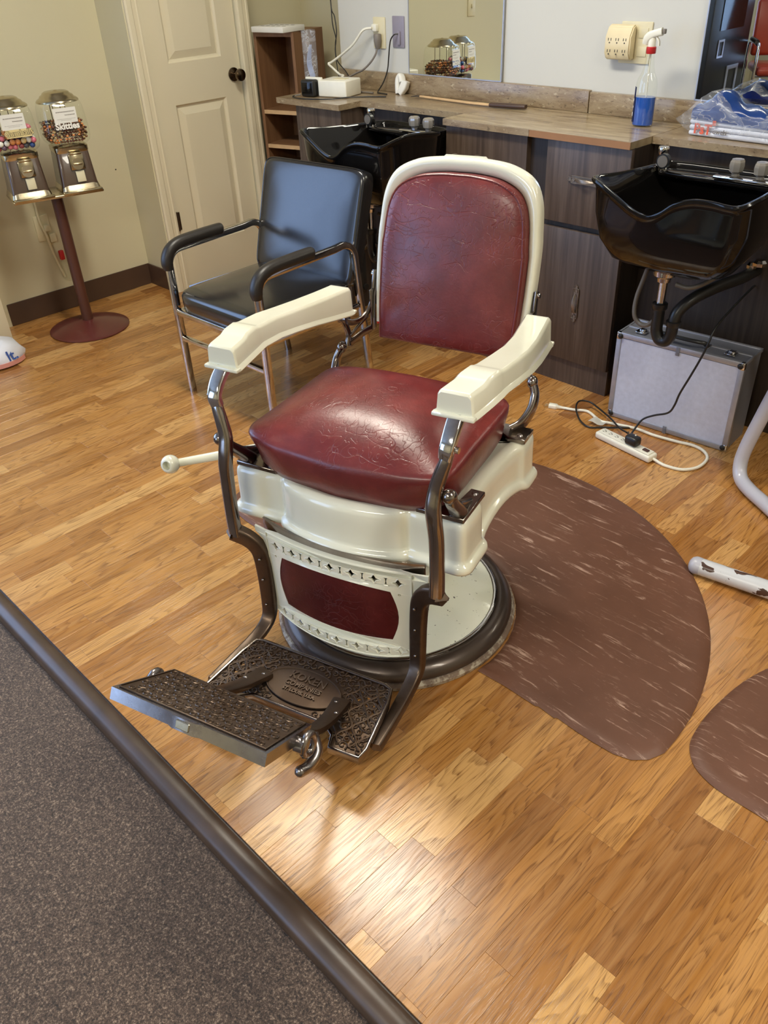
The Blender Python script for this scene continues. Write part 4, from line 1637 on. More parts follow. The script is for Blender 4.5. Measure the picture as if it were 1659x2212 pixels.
for sx in (-1, 1):
    bm = bmesh.new()
    x_ = sx * W2
    pts = [(x_, -0.262, 0.0), (x_, -0.262, 0.50)] + [(x_, -0.262 + 0.055 * (1 - math.cos(t)), 0.50 + 0.055 * math.sin(t)) for t in [k * PI / 12 for k in range(1, 7)]] + [(x_, 0.09, 0.562), (x_, 0.13, 0.566)] + [(x_, 0.13 + 0.06 * math.sin(t), 0.506 + 0.06 * math.cos(t)) for t in [k * PI / 12 for k in range(1, 7)]] + [(x_, 0.20, 0.40), (x_, 0.245, 0.0)]
    sq(bm, pts)
    lg = finish(bm, 'leg_frame', M['chrome'], sc2, 0.4)
    bm = bmesh.new()
    pts = cat([(x_, -0.268, 0.488), (x_, -0.266, 0.525), (x_, -0.245, 0.556), (x_, -0.20, 0.573), (x_, -0.12, 0.577), (x_, -0.03, 0.578), (x_, -0.005, 0.576)], 6)
    sweep(bm, pts, [(a, b) for a, b in rrect(0.042, 0.040, 0.017, 4)], up=(0, -1, 0), scales=lambda t: min(1, 0.75 + 3 * t, 0.5 + 7 * (1 - t)))
    finish(bm, 'arm_pad', M['black_pad'], sc2, 0.9)
    bm = bmesh.new()
    sq(bm, [(x_, -0.262, 0.325), (x_, 0.19, 0.325)], 0.02, (0, 0, 1))
    finish(bm, 'side_rail', M['chrome'], sc2, 0.4)
bm = bmesh.new()
sq(bm, [(-W2, -0.262, 0.33), (W2, -0.262, 0.328)], 0.024, (0, 0, 1))
finish(bm, 'front_rail', M['chrome'], sc2, 0.4)
bm = bmesh.new()
sq(bm, [(-W2, -0.262, 0.225), (W2, -0.262, 0.225)], 0.02, (0, 0, 1))
finish(bm, 'stretcher', M['chrome'], sc2, 0.4)
# seat
bm = bmesh.new()
rs = []
n = 64


def rsq(hx, hy, z, cy_, e=7, bulge=0.0, f=None):
    R_ = []
    for i in range(n):
        a = 2 * PI * i / n
        c_, s_ = math.cos(a), math.sin(a)
        u = math.copysign(abs(c_) ** (2 / e), c_)
        v = math.copysign(abs(s_) ** (2 / e), s_)
        R_.append((hx * u, cy_ + hy * v, z + (f(u, v) if f else 0)))
    return R_


SXW = 0.238
for hx, hy, z in ((SXW - 0.012, 0.226, 0.34), (SXW - 0.002, 0.236, 0.346), (SXW, 0.238, 0.375), (SXW - 0.001, 0.238, 0.398), (SXW - 0.006, 0.232, 0.410), (SXW - 0.018, 0.22, 0.417), (SXW - 0.05, 0.19, 0.424), (SXW - 0.11, 0.13, 0.430), (0.03, 0.03, 0.433)):
    rs.append(rsq(hx, hy, z, -0.035, 8 if hx > 0.2 else 5))
loft(bm, rs)
finish(bm, 'seat', M['black_vinyl'], sc2, 1.0)
# back
a_ = math.atan2(0.115, 0.40)
bm = bmesh.new()


def bb_(u, v, d):
    return (u, 0.170 + u * 0.075 + v * math.sin(a_) - d * math.cos(a_), 0.395 + v * math.cos(a_) + d * math.sin(a_))


rs = []
for kx, kz, d_ in ((0.236, 0.195, -0.032), (0.246, 0.2035, -0.026), (0.248, 0.2055, 0.0), (0.2475, 0.205, 0.02), (0.243, 0.2, 0.0275), (0.232, 0.19, 0.0305), (0.20, 0.16, 0.034), (0.12, 0.09, 0.038), (0.03, 0.02, 0.039)):
    e = 12 if kx > 0.22 else 6
    R_ = []
    for i in range(n):
        a = 2 * PI * i / n
        c_, s_ = math.cos(a), math.sin(a)
        u = math.copysign(abs(c_) ** (2 / e), c_)
        v = math.copysign(abs(s_) ** (2 / e), s_)
        R_.append(bb_(kx * u, 0.2 + kz * v, d_))
    rs.append(R_)
loft(bm, rs)
bo = finish(bm, 'backrest', M['black_vinyl'], sc2, 1.0)
bm = bmesh.new()
rim = []
for i in range(n):
    a = 2 * PI * i / n
    c_, s_ = math.cos(a), math.sin(a)
    u = math.copysign(abs(c_) ** (2 / 12), c_)
    v = math.copysign(abs(s_) ** (2 / 12), s_)
    rim.append(bb_(0.2465 * u, 0.2 + 0.204 * v, 0.0245))
sweep(bm, rim, circ(0.0022, 5), closed=True)
finish(bm, 'piping', M['black_vinyl'], bo, 0.9)
bm = bmesh.new()
for sx in (-1, 1):
    box(bm, (sx * 0.236, 0.245, 0.43), (0.01, 0.03, 0.15), 0.003)
    cyl(bm, (sx * 0.242, 0.25, 0.38), 0.012, 0.01, 'X', 12)
finish(bm, 'recline_hinge', M['black_plastic'], sc2, 0.6)
bm = bmesh.new()
sweep(bm, cat([(0.243, 0.33, 0.35), (0.245, 0.325, 0.31), (0.246, 0.315, 0.27), (0.246, 0.305, 0.22)], 5), rrect(0.026, 0.008, 0.003, 2), up=(1, 0, 0), scales=lambda t: 1.1 - 0.55 * t)
tag(finish(bm, 'recline_lever', M['red_plastic'], sc2, 0.7), 'red plastic recline lever')

# ------------------------------------------------------------------ wash basins
sk = empty('wash_basin', (-1.13, 2.33, 0.6), 'glossy black shampoo basin above the silver case', 'sink')
S0 = Vector((-1.13, 2.33, 0.6))
rimc = [(-1.335, 2.53, 0.835), (-1.338, 2.40, 0.842), (-1.340, 2.27, 0.852), (-1.343, 2.18, 0.862), (-1.335, 2.125, 0.866), (-1.300, 2.108, 0.858), (-1.245, 2.103, 0.832), (-1.19, 2.100, 0.806), (-1.145, 2.100, 0.796), (-1.11, 2.100, 0.808), (-1.07, 2.100, 0.838), (-1.02, 2.102, 0.856), (-0.965, 2.105, 0.858), (-0.925, 2.108, 0.854), (-0.895, 2.115, 0.856), (-0.868, 2.15, 0.872), (-0.862, 2.21, 0.880), (-0.873, 2.30, 0.872), (-0.895, 2.40, 0.855), (-0.95, 2.485, 0.84), (-0.97, 2.55, 0.836), (-1.1, 2.565, 0.835), (-1.29, 2.56, 0.835)]
rim_ = [v - S0 for v in cat(rimc, 4, True)]


def rimring(k, dz, cxy, zb=None, kz=1.0, e=1.0):
    out = []
    for p in rim_:
        x_ = cxy[0] + (p.x - cxy[0]) * k
        y_ = cxy[1] + (p.y - cxy[1]) * k
        z_ = p.z + dz if zb is None else (zb + (p.z - 0.25) * kz)
        out.append((x_, y_, z_))
    return out


bm = bmesh.new()
rs = [rimring(0.10, 0, (-0.03, -0.0), 0.0, 0), rimring(0.46, 0, (-0.03, -0.0), 0.010, 0), rimring(0.72, 0, (-0.02, 0.0), 0.042, 0.03), rimring(0.88, 0, (-0.01, 0.0), 0.10, 0.15), rimring(0.95, 0, (0, 0.0), 0.17, 0.5), rimring(0.97, -0.022, (0, 0.0)), rimring(0.985, -0.010, (0, 0)), rimring(1.012, -0.006, (0, 0)), rimring(1.02, 0.0, (0, 0)), rimring(1.008, 0.006, (0, 0)), rimring(0.98, 0.006, (0, 0)), rimring(0.95, -0.002, (0, 0)), rimring(0.92, 0, (0, 0), 0.19, 0.6), rimring(0.8, 0, (0, 0), 0.14, 0.2), rimring(0.6, 0, (0, 0), 0.08, 0.0), rimring(0.3, 0, (0, 0), 0.06, 0.0)]
loft(bm, rs)
# deck at the back of the bowl
box(bm, (-0.01, 0.175, 0.222), (0.36, 0.10, 0.016), 0.006)
finish(bm, 'bowl', M['black_gloss'], sk, 0.9)
bm = B((0.075, 0.135, 0.235), (0.17, 0.035, 0.012), 0.004)
pl_ = finish(bm, 'tap_plate', M['chrome'], sk, 0.7)
for tx in (0.043, 0.116):
    bm = lathe([(0.012, 0), (0.012, 0.006), (0.020, 0.012), (0.0225, 0.028), (0.021, 0.038), (0.017, 0.044), (0.004, 0.045)], 8, c=(tx, 0.152, 0.241))
    tp = finish(bm, 'tap_knob', M['ck'], pl_, 0.3)
    bm = lathe([(0.001, 0.0), (0.009, 0.0), (0.010, 0.03), (0.012, 0.036), (0.001, 0.037)], 10, c=(tx, 0.152, 0.243))
    finish(bm, 'tap_core', M['ivory'], pl_, 0.6)
# spray head standing in its socket
bm = lathe([(0.018, 0), (0.018, 0.012), (0.012, 0.018), (0.011, 0.04), (0.015, 0.046), (0.0165, 0.062), (0.0145, 0.066), (0.001, 0.067)], 18, c=(-0.192, 0.15, 0.228))
sp = finish(bm, 'spray_holder', M['chrome'], sk, 0.7)
bm = bmesh.new()
cyl(bm, (-0.166, 0.112, 0.262), 0.021, 0.014, 'Y', 22)
sweep(bm, cat([(-0.166, 0.118, 0.262), (-0.17, 0.135, 0.258), (-0.18, 0.15, 0.24)], 4), circ(0.009, 8))
finish(bm, 'spray_head', M['black_plastic'], sp, 0.6)
bm = bmesh.new()
cyl(bm, (-0.166, 0.1035, 0.262), 0.0165, 0.003, 'Y', 22)
finish(bm, 'spray_face', M['pvc_grey'], sp, 0.6)
# drain and trap
bm = lathe([(0.034, 0.0), (0.036, -0.004), (0.034, -0.022), (0.022, -0.03), (0.02, -0.042), (0.0135, -0.045), (0.0135, -0.13)], 20, c=(-0.035, -0.03, 0.002))
finish(bm, 'drain_pipe', M['chrome'], sk, 0.5)
bm = bmesh.new()
tz = -0.115
tp_ = cat([(-0.035, -0.03, tz), (-0.035, -0.03, tz - 0.06), (-0.033, -0.03, tz - 0.085), (-0.020, -0.03, tz - 0.108), (0.002, -0.03, tz - 0.108), (0.015, -0.03, tz - 0.085), (0.018, -0.03, tz - 0.05), (0.022, -0.02, tz - 0.01), (0.045, 0.02, tz + 0.025), (0.075, 0.10, tz + 0.045), (0.10, 0.20, tz + 0.05), (0.105, 0.30, tz + 0.05)], 5)
sweep(bm, tp_, circ(0.0185, 14))
lathe([(0.021, 0), (0.0235, 0.003), (0.0235, 0.018), (0.021, 0.02)], 18, bm, (-0.035, -0.03, tz - 0.012))
lathe([(0.02, 0), (0.0225, 0.003), (0.0225, 0.016), (0.02, 0.018)], 18, bm, (0.018, -0.03, tz - 0.055))
finish(bm, 'drain_trap', M['black_plastic'], sk, 0.7)
bm = tube([(-0.10, 0.0, 0.01), (-0.118, 0.0, -0.06), (-0.128, -0.01, -0.12), (-0.122, -0.02, -0.17), (-0.10, -0.02, -0.195), (-0.07, -0.03, -0.19), (-0.045, -0.03, -0.165), (-0.04, -0.03, -0.15)], 0.0075, 8)
finish(bm, 'hose', M['pvc_grey'], sk, 0.9)
bm = tube([(0.0, -0.02, -0.045), (0.04, -0.01, -0.05), (0.08, 0.02, -0.03), (0.115, 0.06, 0.01), (0.14, 0.10, 0.07)], 0.0075, 8)
finish(bm, 'hose', M['pvc_grey'], sk, 0.9)
bm = bmesh.new()
for (vx, vz, r_) in ((0.085, 0.0, 0.021), (0.062, -0.012, 0.015)):
    lathe([(0.001, 0), (r_, 0.004), (r_ * 1.05, 0.014), (r_ * 0.7, 0.022), (0.001, 0.024)], 8, bm, (vx + 0.04, 0.262, vz - 0.04))
cyl(bm, (0.13, 0.285, -0.025), 0.008, 0.03, 'Y', 10)
finish(bm, 'shutoff_valve', M['chrome'], sk, 0.5)
sk2 = copy_tree(sk)
sk2.location = (-1.13 - 1.283, 2.33, 0.602)
sk2['label'] = 'glossy black shampoo basin behind the black chair'

# ------------------------------------------------------------------ silver case
ca = empty('equipment_case', (-1.132, 2.409, 0), 'silver aluminium-edged equipment case under the right basin', 'case', math.atan2(0.030, 0.436))
cw, ch_, cd = 0.437, 0.32, 0.145
finish(boxr(-cw / 2 + 0.004, cw / 2 - 0.004, 0.003, cd - 0.002, 0.004, ch_ - 0.004), 'body', M['case_dark'], ca, 0)
finish(boxr(-cw / 2 + 0.018, cw / 2 - 0.018, -0.0005, 0.003, 0.02, ch_ - 0.02), 'front_panel', M['case'], ca, 0)
for x0, x1, z0, z1 in ((-cw / 2, cw / 2, ch_ - 0.018, ch_), (-cw / 2, cw / 2, 0.002, 0.02), (-cw / 2, -cw / 2 + 0.018, 0.02, ch_ - 0.018), (cw / 2 - 0.018, cw / 2, 0.02, ch_ - 0.018)):
    finish(boxr(x0, x1, -0.003, 0.012, z0, z1, 0.002), 'edge_strip', M['alu'], ca, 0.4)
for z0 in (ch_ - 0.004, ):
    for y0, y1 in ((cd * 0.5 - 0.006, cd * 0.5 + 0.006), (cd - 0.012, cd)):
        finish(boxr(-cw / 2, cw / 2, y0, y1, z0 - 0.006, z0 + 0.003, 0.001), 'edge_strip', M['alu'], ca, 0.4)
for sx in (-1, 1):
    finish(boxr(sx * (cw / 2 - 0.003) - 0.003, sx * (cw / 2 - 0.003) + 0.003, 0.012, cd, ch_ - 0.012, ch_ - 0.001, 0.001), 'edge_strip', M['alu'], ca, 0.4)
for sx in (-1, 1):
    for z_ in (0.014, ch_ - 0.013):
        bm = bmesh.new()
        ball(bm, (sx * (cw / 2 - 0.014), -0.004, z_), 0.0095, 12, (1, 0.5, 1))
        finish(bm, 'corner_stud', M['black_plastic'], ca, 0.9)
        bm = B((sx * (cw / 2 - 0.008), 0.004, z_), (0.017, 0.016, 0.027 if z_ > 0.1 else 0.025), 0.004)
        finish(bm, 'corner_guard', M['chrome'], ca, 0.6)
bm = bmesh.new()
pts = cat([(-0.075, 0.045, ch_ + 0.004), (-0.07, 0.03, ch_ + 0.018), (-0.05, 0.022, ch_ + 0.021), (0.0, 0.02, ch_ + 0.021), (0.05, 0.022, ch_ + 0.021), (0.07, 0.03, ch_ + 0.018), (0.075, 0.045, ch_ + 0.004)], 5)
sweep(bm, pts, rrect(0.018, 0.012, 0.004, 3), up=(0, 0, 1))
finish(bm, 'carry_handle', M['black_plastic'], ca, 0.7)
for x_ in (-0.075, 0.075):
    finish(B((x_, 0.05, ch_ + 0.003), (0.018, 0.024, 0.008), 0.002), 'handle_mount', M['chrome'], ca)
for x_ in (-0.15, 0.155):
    bm = B((x_, 0.04, ch_ + 0.002), (0.036, 0.03, 0.005), 0.002)
    box(bm, (x_ + 0.002, 0.045, ch_ + 0.007), (0.02, 0.018, 0.006), 0.002)
    finish(bm, 'latch', M['chrome'], ca, 0.5)
for z_ in (ch_ - 0.016, 0.012):
    bm = B((0.0, -0.004, z_), (0.013, 0.003, 0.03), 0.0014)
    cyl(bm, (0.0, -0.006, z_ - 0.008 if z_ > 0.1 else z_ + 0.006), 0.0035, 0.003, 'Y', 10)
    finish(bm, 'hinge_tab', M['case_dark'], ca, 0.6)

# ------------------------------------------------------------------ power strip, cords, tag
a0, a1 = Vector((-1.289, 2.246, 0)), Vector((-1.062, 2.214, 0))
ang = math.atan2(a1.y - a0.y, a1.x - a0.x)
mid_ = (a0 + a1) / 2
ps = empty('power_strip', (mid_.x, mid_.y, 0), 'ivory power strip with a black plug on the floor before the silver case', 'power strip', ang)
Ls = (a1 - a0).length
finish(B((0, 0, 0.013), (Ls, 0.046, 0.024), 0.007, 3), 'housing', M['white_plastic'], ps, 0.7)
finish(B((0, 0, 0.0265), (Ls - 0.02, 0.034, 0.004), 0.0016), 'socket_face', M['white_plastic'], ps, 0.7)
bm = bmesh.new()
for i in range(6):
    x_ = -Ls / 2 + 0.022 + i * 0.026
    for dy in (-0.005, 0.005):
        box(bm, (x_, dy, 0.0288), (0.007, 0.0016, 0.0006))
    cyl(bm, (x_ + 0.0065, 0, 0.0288), 0.0022, 0.0006, 'Z', 8)
finish(bm, 'socket_slots', M['ink'], ps, 0)
tag(finish(B((Ls / 2 - 0.032, 0, 0.030), (0.022, 0.014, 0.006), 0.002), 'rocker_switch', simple('brown_switch', srgb(74, 48, 38), 0.4), ps), 'brown rocker switch')
bm = B((0.028, -0.002, 0.045), (0.048, 0.034, 0.032), 0.008, 3)
pg = tag(finish(bm, 'plug', M['black_plastic'], ps, 0.8), 'black right-angle plug')
bm = bmesh.new()
ball(bm, (0.032, 0.004, 0.0625), 0.003, 8)
finish(bm, 'indicator', M['white_plastic'], pg)
cw_ = [(-1.062, 2.214, 0.012), (-1.035, 2.212, 0.007), (-1.011, 2.211, 0.006), (-0.963, 2.224, 0.006), (-0.933, 2.271, 0.006), (-0.936, 2.335, 0.006), (-0.965, 2.372, 0.006), (-1.01, 2.385, 0.006), (-1.07, 2.372, 0.006), (-1.148, 2.361, 0.006), (-1.218, 2.362, 0.006), (-1.294, 2.341, 0.006), (-1.34, 2.33, 0.006), (-1.41, 2.36, 0.006), (-1.454, 2.34, 0.006), (-1.50, 2.322, 0.007)]
Mi = (Matrix.Translation(ps.location) @ Matrix.Rotation(ang, 4, 'Z')).inverted()
o = finish(tube([Mi @ Vector(p) for p in cw_], 0.0052, 8), 'power_cord', M['white_plastic'], ps, 0.9)
cd_dir = (Mi @ Vector(cw_[-1]) - Mi @ Vector(cw_[-2])).normalized()
pA = Mi @ Vector(cw_[-1])
bm = bmesh.new()
sweep(bm, [pA, pA + cd_dir * 0.012, pA + cd_dir * 0.018, pA + cd_dir * 0.045], rrect(0.022, 0.018, 0.006, 3), scales=[0.5, 0.6, 1, 0.95])
pgo = finish(bm, 'plug', M['white_plastic'], o, 0.6)
bm = bmesh.new()
sd = Vector((-cd_dir.y, cd_dir.x, 0))
for k in (-0.0055, 0.0055):
    q0 = pA + cd_dir * 0.045 + sd * k
    sweep(bm, [q0 - cd_dir * 0.004, q0 + cd_dir * 0.016], rrect(0.001, 0.005, 0.0004, 1), up=(0, 0, 1))
finish(bm, 'prong', M['brass'], pgo, 0.5)
# paper tag on the cord
bm = bmesh.new()
tagm = [[(-1.365 + 0.058 * i / 6, 2.300 + 0.032 * j / 3 + 0.006 * i / 6 - 0.01, 0.0125 + 0.006 * math.sin(i * 1.1) * (0.5 + j * 0.2)) for j in range(4)] for i in range(7)]
vv_ = [[bm.verts.new(Mi @ Vector(p)) for p in r] for r in tagm]
for i in range(6):
    for j in range(3):
        bm.faces.new((vv_[i][j], vv_[i + 1][j], vv_[i + 1][j + 1], vv_[i][j + 1]))
bmesh.ops.solidify(bm, geom=list(bm.faces), thickness=0.0006)
finish(bm, 'paper_tag', M['paper'], o, 0.8)
bk_pts = [(-1.185, 2.256, 0.047), (-1.196, 2.275, 0.03), (-1.200, 2.30, 0.012), (-1.205, 2.335, 0.02), (-1.19, 2.352, 0.055), (-1.15, 2.352, 0.085), (-1.10, 2.345, 0.115), (-1.078, 2.335, 0.155), (-1.065, 2.33, 0.204), (-1.04, 2.33, 0.275), (-1.019, 2.338, 0.345), (-1.010, 2.345, 0.39), (-1.008, 2.37, 0.43), (-1.010, 2.46, 0.46), (-1.02, 2.60, 0.48), (-1.02, 2.63, 0.485)]
tag(finish(tube(bk_pts, 0.0035, 7), 'cable', M['black_plastic'], None, 0.9), 'thin black cord hanging across the front of the silver case', 'cord')
bl_pts = [(-1.19, 2.255, 0.045), (-1.238, 2.29, 0.03), (-1.307, 2.345, 0.02), (-1.386, 2.385, 0.02), (-1.43, 2.395, 0.025), (-1.456, 2.365, 0.03), (-1.435, 2.32, 0.02), (-1.39, 2.282, 0.008), (-1.345, 2.268, 0.005), (-1.315, 2.29, 0.005), (-1.28, 2.32, 0.005), (-1.23, 2.36, 0.005)]
tag(finish(tube(bl_pts, 0.0032, 7), 'cable', M['black_plastic'], None, 0.9), 'thin black cord looped on the floor beside the power strip', 'cord')

# ------------------------------------------------------------------ white tube frame at right edge
tb = empty('tubular_chair_frame', (-0.6, 2.1, 0), 'white painted bent tube frame of a seat cut off by the right edge', 'chair')
T0 = Vector((-0.6, 2.1, 0))
pts = [(-0.715, 2.30, 0.62), (-0.745, 2.30, 0.42), (-0.782, 2.30, 0.25), (-0.808, 2.295, 0.12), (-0.81, 2.285, 0.06), (-0.79, 2.262, 0.028), (-0.745, 2.225, 0.024), (-0.68, 2.185, 0.024), (-0.55, 2.105, 0.024), (-0.3, 1.97, 0.024)]
bm = tube([Vector(p) - T0 for p in pts], 0.021, 16, 7)
finish(bm, 'bent_leg', M['white_metal'], tb, 0.9)
bm = tube([Vector(p) - T0 for p in [(-0.3, 1.97, 0.024), (-0.2, 1.96, 0.03), (-0.12, 1.96, 0.1), (-0.1, 2.0, 0.4), (-0.1, 2.1, 0.62), (-0.2, 2.2, 0.64), (-0.5, 2.28, 0.64), (-0.715, 2.30, 0.62)]], 0.021, 12, 5)
finish(bm, 'seat_tube', M['white_metal'], tb, 0.9)
# footrest bar lying by it
fb = empty('foot_bar', (-0.6, 1.77, 0.0), 'chipped white painted metal tube lying by the mats at the right edge', 'tube')
F0 = Vector((-0.6, 1.77, 0))
p0, p1 = Vector((-0.682, 1.782, 0.026)) - F0, Vector((-0.3, 1.845, 0.026)) - F0
bm = bmesh.new()
sweep(bm, [p0, p1], circ(0.0235, 20))
finish(bm, 'tube', M['chipped'], fb, 0.9)
bm = bmesh.new()
dr_ = (p1 - p0).normalized()
rr = [(0.024, 0.012), (0.0245, 0.0), (0.0235, -0.006), (0.019, -0.014), (0.010, -0.019), (0.001, -0.020)]
sweep(bm, [p0 + dr_ * z for r_, z in rr], circ(1.0, 20), scales=[r_ for r_, z in rr])
finish(bm, 'end_cap', M['white_metal'], fb, 0.9)

# ------------------------------------------------------------------ gumball machines
gp = (-3.632, 1.567, 0)
YAWG = math.radians(-14.5)
gs = empty('machine_stand', gp, 'maroon pedestal stand with a round base carrying two candy machines', 'stand', YAWG)
bm = lathe([(0.176, 0), (0.181, 0.002), (0.181, 0.006), (0.176, 0.009), (0.165, 0.012), (0.152, 0.0165), (0.09, 0.033), (0.035, 0.042), (0.03, 0.044)], 48)
finish(bm, 'base', M['maroon'], gs, 0.7)
bm = lathe([(0.0245, 0.04), (0.0245, 0.604)], 20)
finish(bm, 'pole', simple('brown_pole_paint', srgb(84, 50, 40), 0.35), gs, 0.6)
bm = B((-0.0, 0.0, 0.611), (0.185, 0.372, 0.012), 0.004)
box(bm, (0.088, -0.10, 0.618), (0.018, 0.165, 0.014), 0.005)
box(bm, (0.088, 0.10, 0.618), (0.018, 0.165, 0.014), 0.005)
finish(bm, 'tray', M['brass'], gs, 0.6)


def candy_machine(dy, label, text, fill):
    R2 = Matrix.Rotation(YAWG, 3, 'Z')
    p = Vector(gp) + R2 @ Vector((-0.005, dy, 0.6175))
    t = empty('candy_machine', p, label, 'vending machine', YAWG, 'candy machines')
    b_ = bmesh.new()
    def sqr(h, z, e=6, n_=40):
        return [(h * math.copysign(abs(math.cos(a)) ** (2 / e), math.cos(a)), h * math.copysign(abs(math.sin(a)) ** (2 / e), math.sin(a)), z) for a in [2 * PI * i / n_ for i in range(n_)]]
    loft(b_, [sqr(0.078, 0.004, 10), sqr(0.079, 0.012, 10), sqr(0.075, 0.03, 10), sqr(0.066, 0.160, 10), sqr(0.064, 0.163, 10)])
    finish(b_, 'body', M['maroon_dark'], t, 0.6)
    b_ = bmesh.new()
    loft(b_, [sqr(0.081, 0.0, 8), sqr(0.083, 0.004, 8), sqr(0.081, 0.012, 8), sqr(0.076, 0.026, 9), sqr(0.073, 0.0262, 9)])
    finish(b_, 'base_trim', M['brass'], t, 0.6)
    b_ = bmesh.new()
    loft(b_, [sqr(0.067, 0.150, 9), sqr(0.069, 0.154, 9), sqr(0.070, 0.166, 7), sqr(0.071, 0.172, 6), sqr(0.064, 0.176, 5)])
    finish(b_, 'collar', M['brass'], t, 0.6)
    # coin mechanism on the front (+x) face
    tl_ = math.atan2(0.009, 0.13)
    fr_ = lambda y_, z_, d_: (0.0765 - (z_ - 0.03) * math.tan(tl_) + d_, y_, z_)
    b_ = B(fr_(0.006, 0.115, 0.004), (0.014, 0.06, 0.062), 0.004, 2, rot=(0, -tl_, 0))
    cm = finish(b_, 'coin_plate', M['brass'], t, 0.6)
    b_ = bmesh.new()
    cyl(b_, (0, 0, 0), 0.0235, 0.006, 'X', 28)
    box(b_, (0.006, 0, 0.0), (0.012, 0.036, 0.008), 0.003)
    finish(b_, 'turn_handle', M['brass'], cm, 0.6, fr_(0.006, 0.108, 0.013), (0, -tl_, 0))
    b_ = bmesh.new()
    box(b_, fr_(0.006, 0.148, 0.012), (0.012, 0.05, 0.008), 0.003)
    finish(b_, 'coin_slot', M['brass'], cm, 0.6)
    b_ = B(fr_(0.008, 0.058, 0.006), (0.008, 0.036, 0.044), 0.002, 2, rot=(0, -tl_ - 0.1, 0))
    tag(finish(b_, 'chute_flap', M['ivory'], t, 0.6), 'ivory chute flap')
    # globe
    b_ = bmesh.new()
    gz = 0.176
    prf = [(0.060, 0.0), (0.074, 0.004), (0.086, 0.016), (0.0915, 0.034), (0.092, 0.06), (0.089, 0.10), (0.086, 0.14), (0.081, 0.158), (0.072, 0.168), (0.064, 0.172)]
    loft(b_, [sqr(r_, gz + z_, 5, 44) for r_, z_ in prf], False, False)
    tag(finish(b_, 'globe', M['glass'], t, 0.9), 'clear glass globe')
    b_ = lathe([(0.001, gz + 0.203), (0.006, gz + 0.203), (0.009, gz + 0.200), (0.044, gz + 0.199), (0.052, gz + 0.195), (0.057, gz + 0.188), (0.065, gz + 0.184), (0.070, gz + 0.176), (0.078, gz + 0.172), (0.084, gz + 0.166), (0.0845, gz + 0.161), (0.078, gz + 0.160)][::-1], 44)
    lid = finish(b_, 'lid', M['brass'], t, 0.9)
    b_ = bmesh.new()
    for dy_, dx_ in ((-0.03, -0.03), (0.03, -0.03), (0.0, 0.03), (-0.03, 0.03)):
        cyl(b_, (dx_, dy_, gz + 0.08), 0.0016, 0.155, 'Z', 6)
    finish(b_, 'inner_rod', M['iron'], t, 0.6)
    # candies: packed inside the globe as stuff
    rc = random.Random(21 if fill == 'balls' else 22)
    if fill == 'balls':
        cols = [srgb(232, 226, 214), srgb(226, 120, 140), srgb(46, 84, 150), srgb(60, 66, 74), srgb(232, 200, 140), srgb(222, 214, 200), srgb(150, 60, 70), srgb(240, 236, 226), srgb(98, 78, 110), srgb(236, 150, 80)]
        rad, top = 0.0115, 0.075
    else:
        cols = [srgb(96, 60, 40), srgb(220, 130, 60), srgb(120, 76, 44), srgb(80, 50, 40), srgb(190, 160, 110), srgb(110, 56, 46), srgb(228, 150, 90)]
        rad, top = 0.0064, 0.078
    groups = {}
    step = rad * 1.86
    k = 0
    z_ = gz + 0.012 + rad
    while z_ < gz + top + rad:
        inner = 0.074 if z_ < gz + 0.022 else 0.0845
        off = (k % 2) * step / 2
        yy = -inner + rad + off
        while yy <= inner - rad + 1e-4:
            xx = -inner + rad + off
            while xx <= inner - rad + 1e-4:
                near = max(abs(xx), abs(yy)) > inner - rad * 3.4 or z_ > gz + top - rad * 2
                if near and (abs(xx) ** 5 + abs(yy) ** 5) ** 0.2 < inner - rad * 0.6:
                    hmax = gz + top + 0.010 * math.sin(xx * 40 + yy * 31)
                    if z_ < hmax:
                        groups.setdefault(rc.randrange(len(cols)), []).append((xx + rc.uniform(-1, 1) * rad * 0.2, yy + rc.uniform(-1, 1) * rad * 0.2, z_ + rc.uniform(-1, 1) * rad * 0.2))
                xx += step
            yy += step
        z_ += step * 0.88
        k += 1
    me_mats = []
    b_ = bmesh.new()
    for ci, lst in sorted(groups.items()):
        idx = len(me_mats)
        nm = 'candy_%s' % ('abcdefghijkl'[ci])
        me_mats.append(simple('candy_shell', cols[ci], 0.25, var=0.02, coat=0.3))
        for p_ in lst:
            q = bmesh.ops.create_icosphere(b_, subdivisions=1 if fill != 'balls' else 2, radius=rad)
            bmesh.ops.transform(b_, matrix=Matrix.Translation(p_) @ Matrix.Diagonal((1, 1, 1 if fill == 'balls' else 0.8, 1)), verts=q['verts'])
            for v in q['verts']:
                for f in v.link_faces:
                    f.material_index = idx
    o_ = finish(b_, 'candies', None, t, 1.5, fix=False)
    for mm in me_mats:
        o_.data.materials.append(mm)
    o_['kind'] = 'stuff'
    o_['label'] = 'multicoloured gumballs' if fill == 'balls' else 'small brown and orange candies'
    # price card and name label on the front of the globe
    FX = frame((0.0805, 0.0, gz + 0.125), (0, 1, 0), (0, 0, 1))
    b_ = B((0.0907, 0.0, gz + 0.119), (0.0008, 0.092, 0.056), 0)
    cdn = finish(b_, 'card', M['paper'], t, 0)
    b_ = bmesh.new()
    for (dz_, w0, w1) in ((0.133, -0.034, 0.038), (0.131, -0.034, 0.038), (0.121, -0.002, 0.038), (0.119, 0.0, 0.038), (0.106, -0.034, 0.034), (0.101, -0.02, 0.02)):
        xx = w0
        while xx < w1:
            ww = rc.uniform(0.002, 0.006)
            box(b_, (0.0913, xx + ww / 2, gz + dz_), (0.0004, ww, 0.0014 if dz_ > 0.11 else 0.0009))
            xx += ww + 0.0016
    finish(b_, 'card_print', M['cord_grey'], cdn, 0)
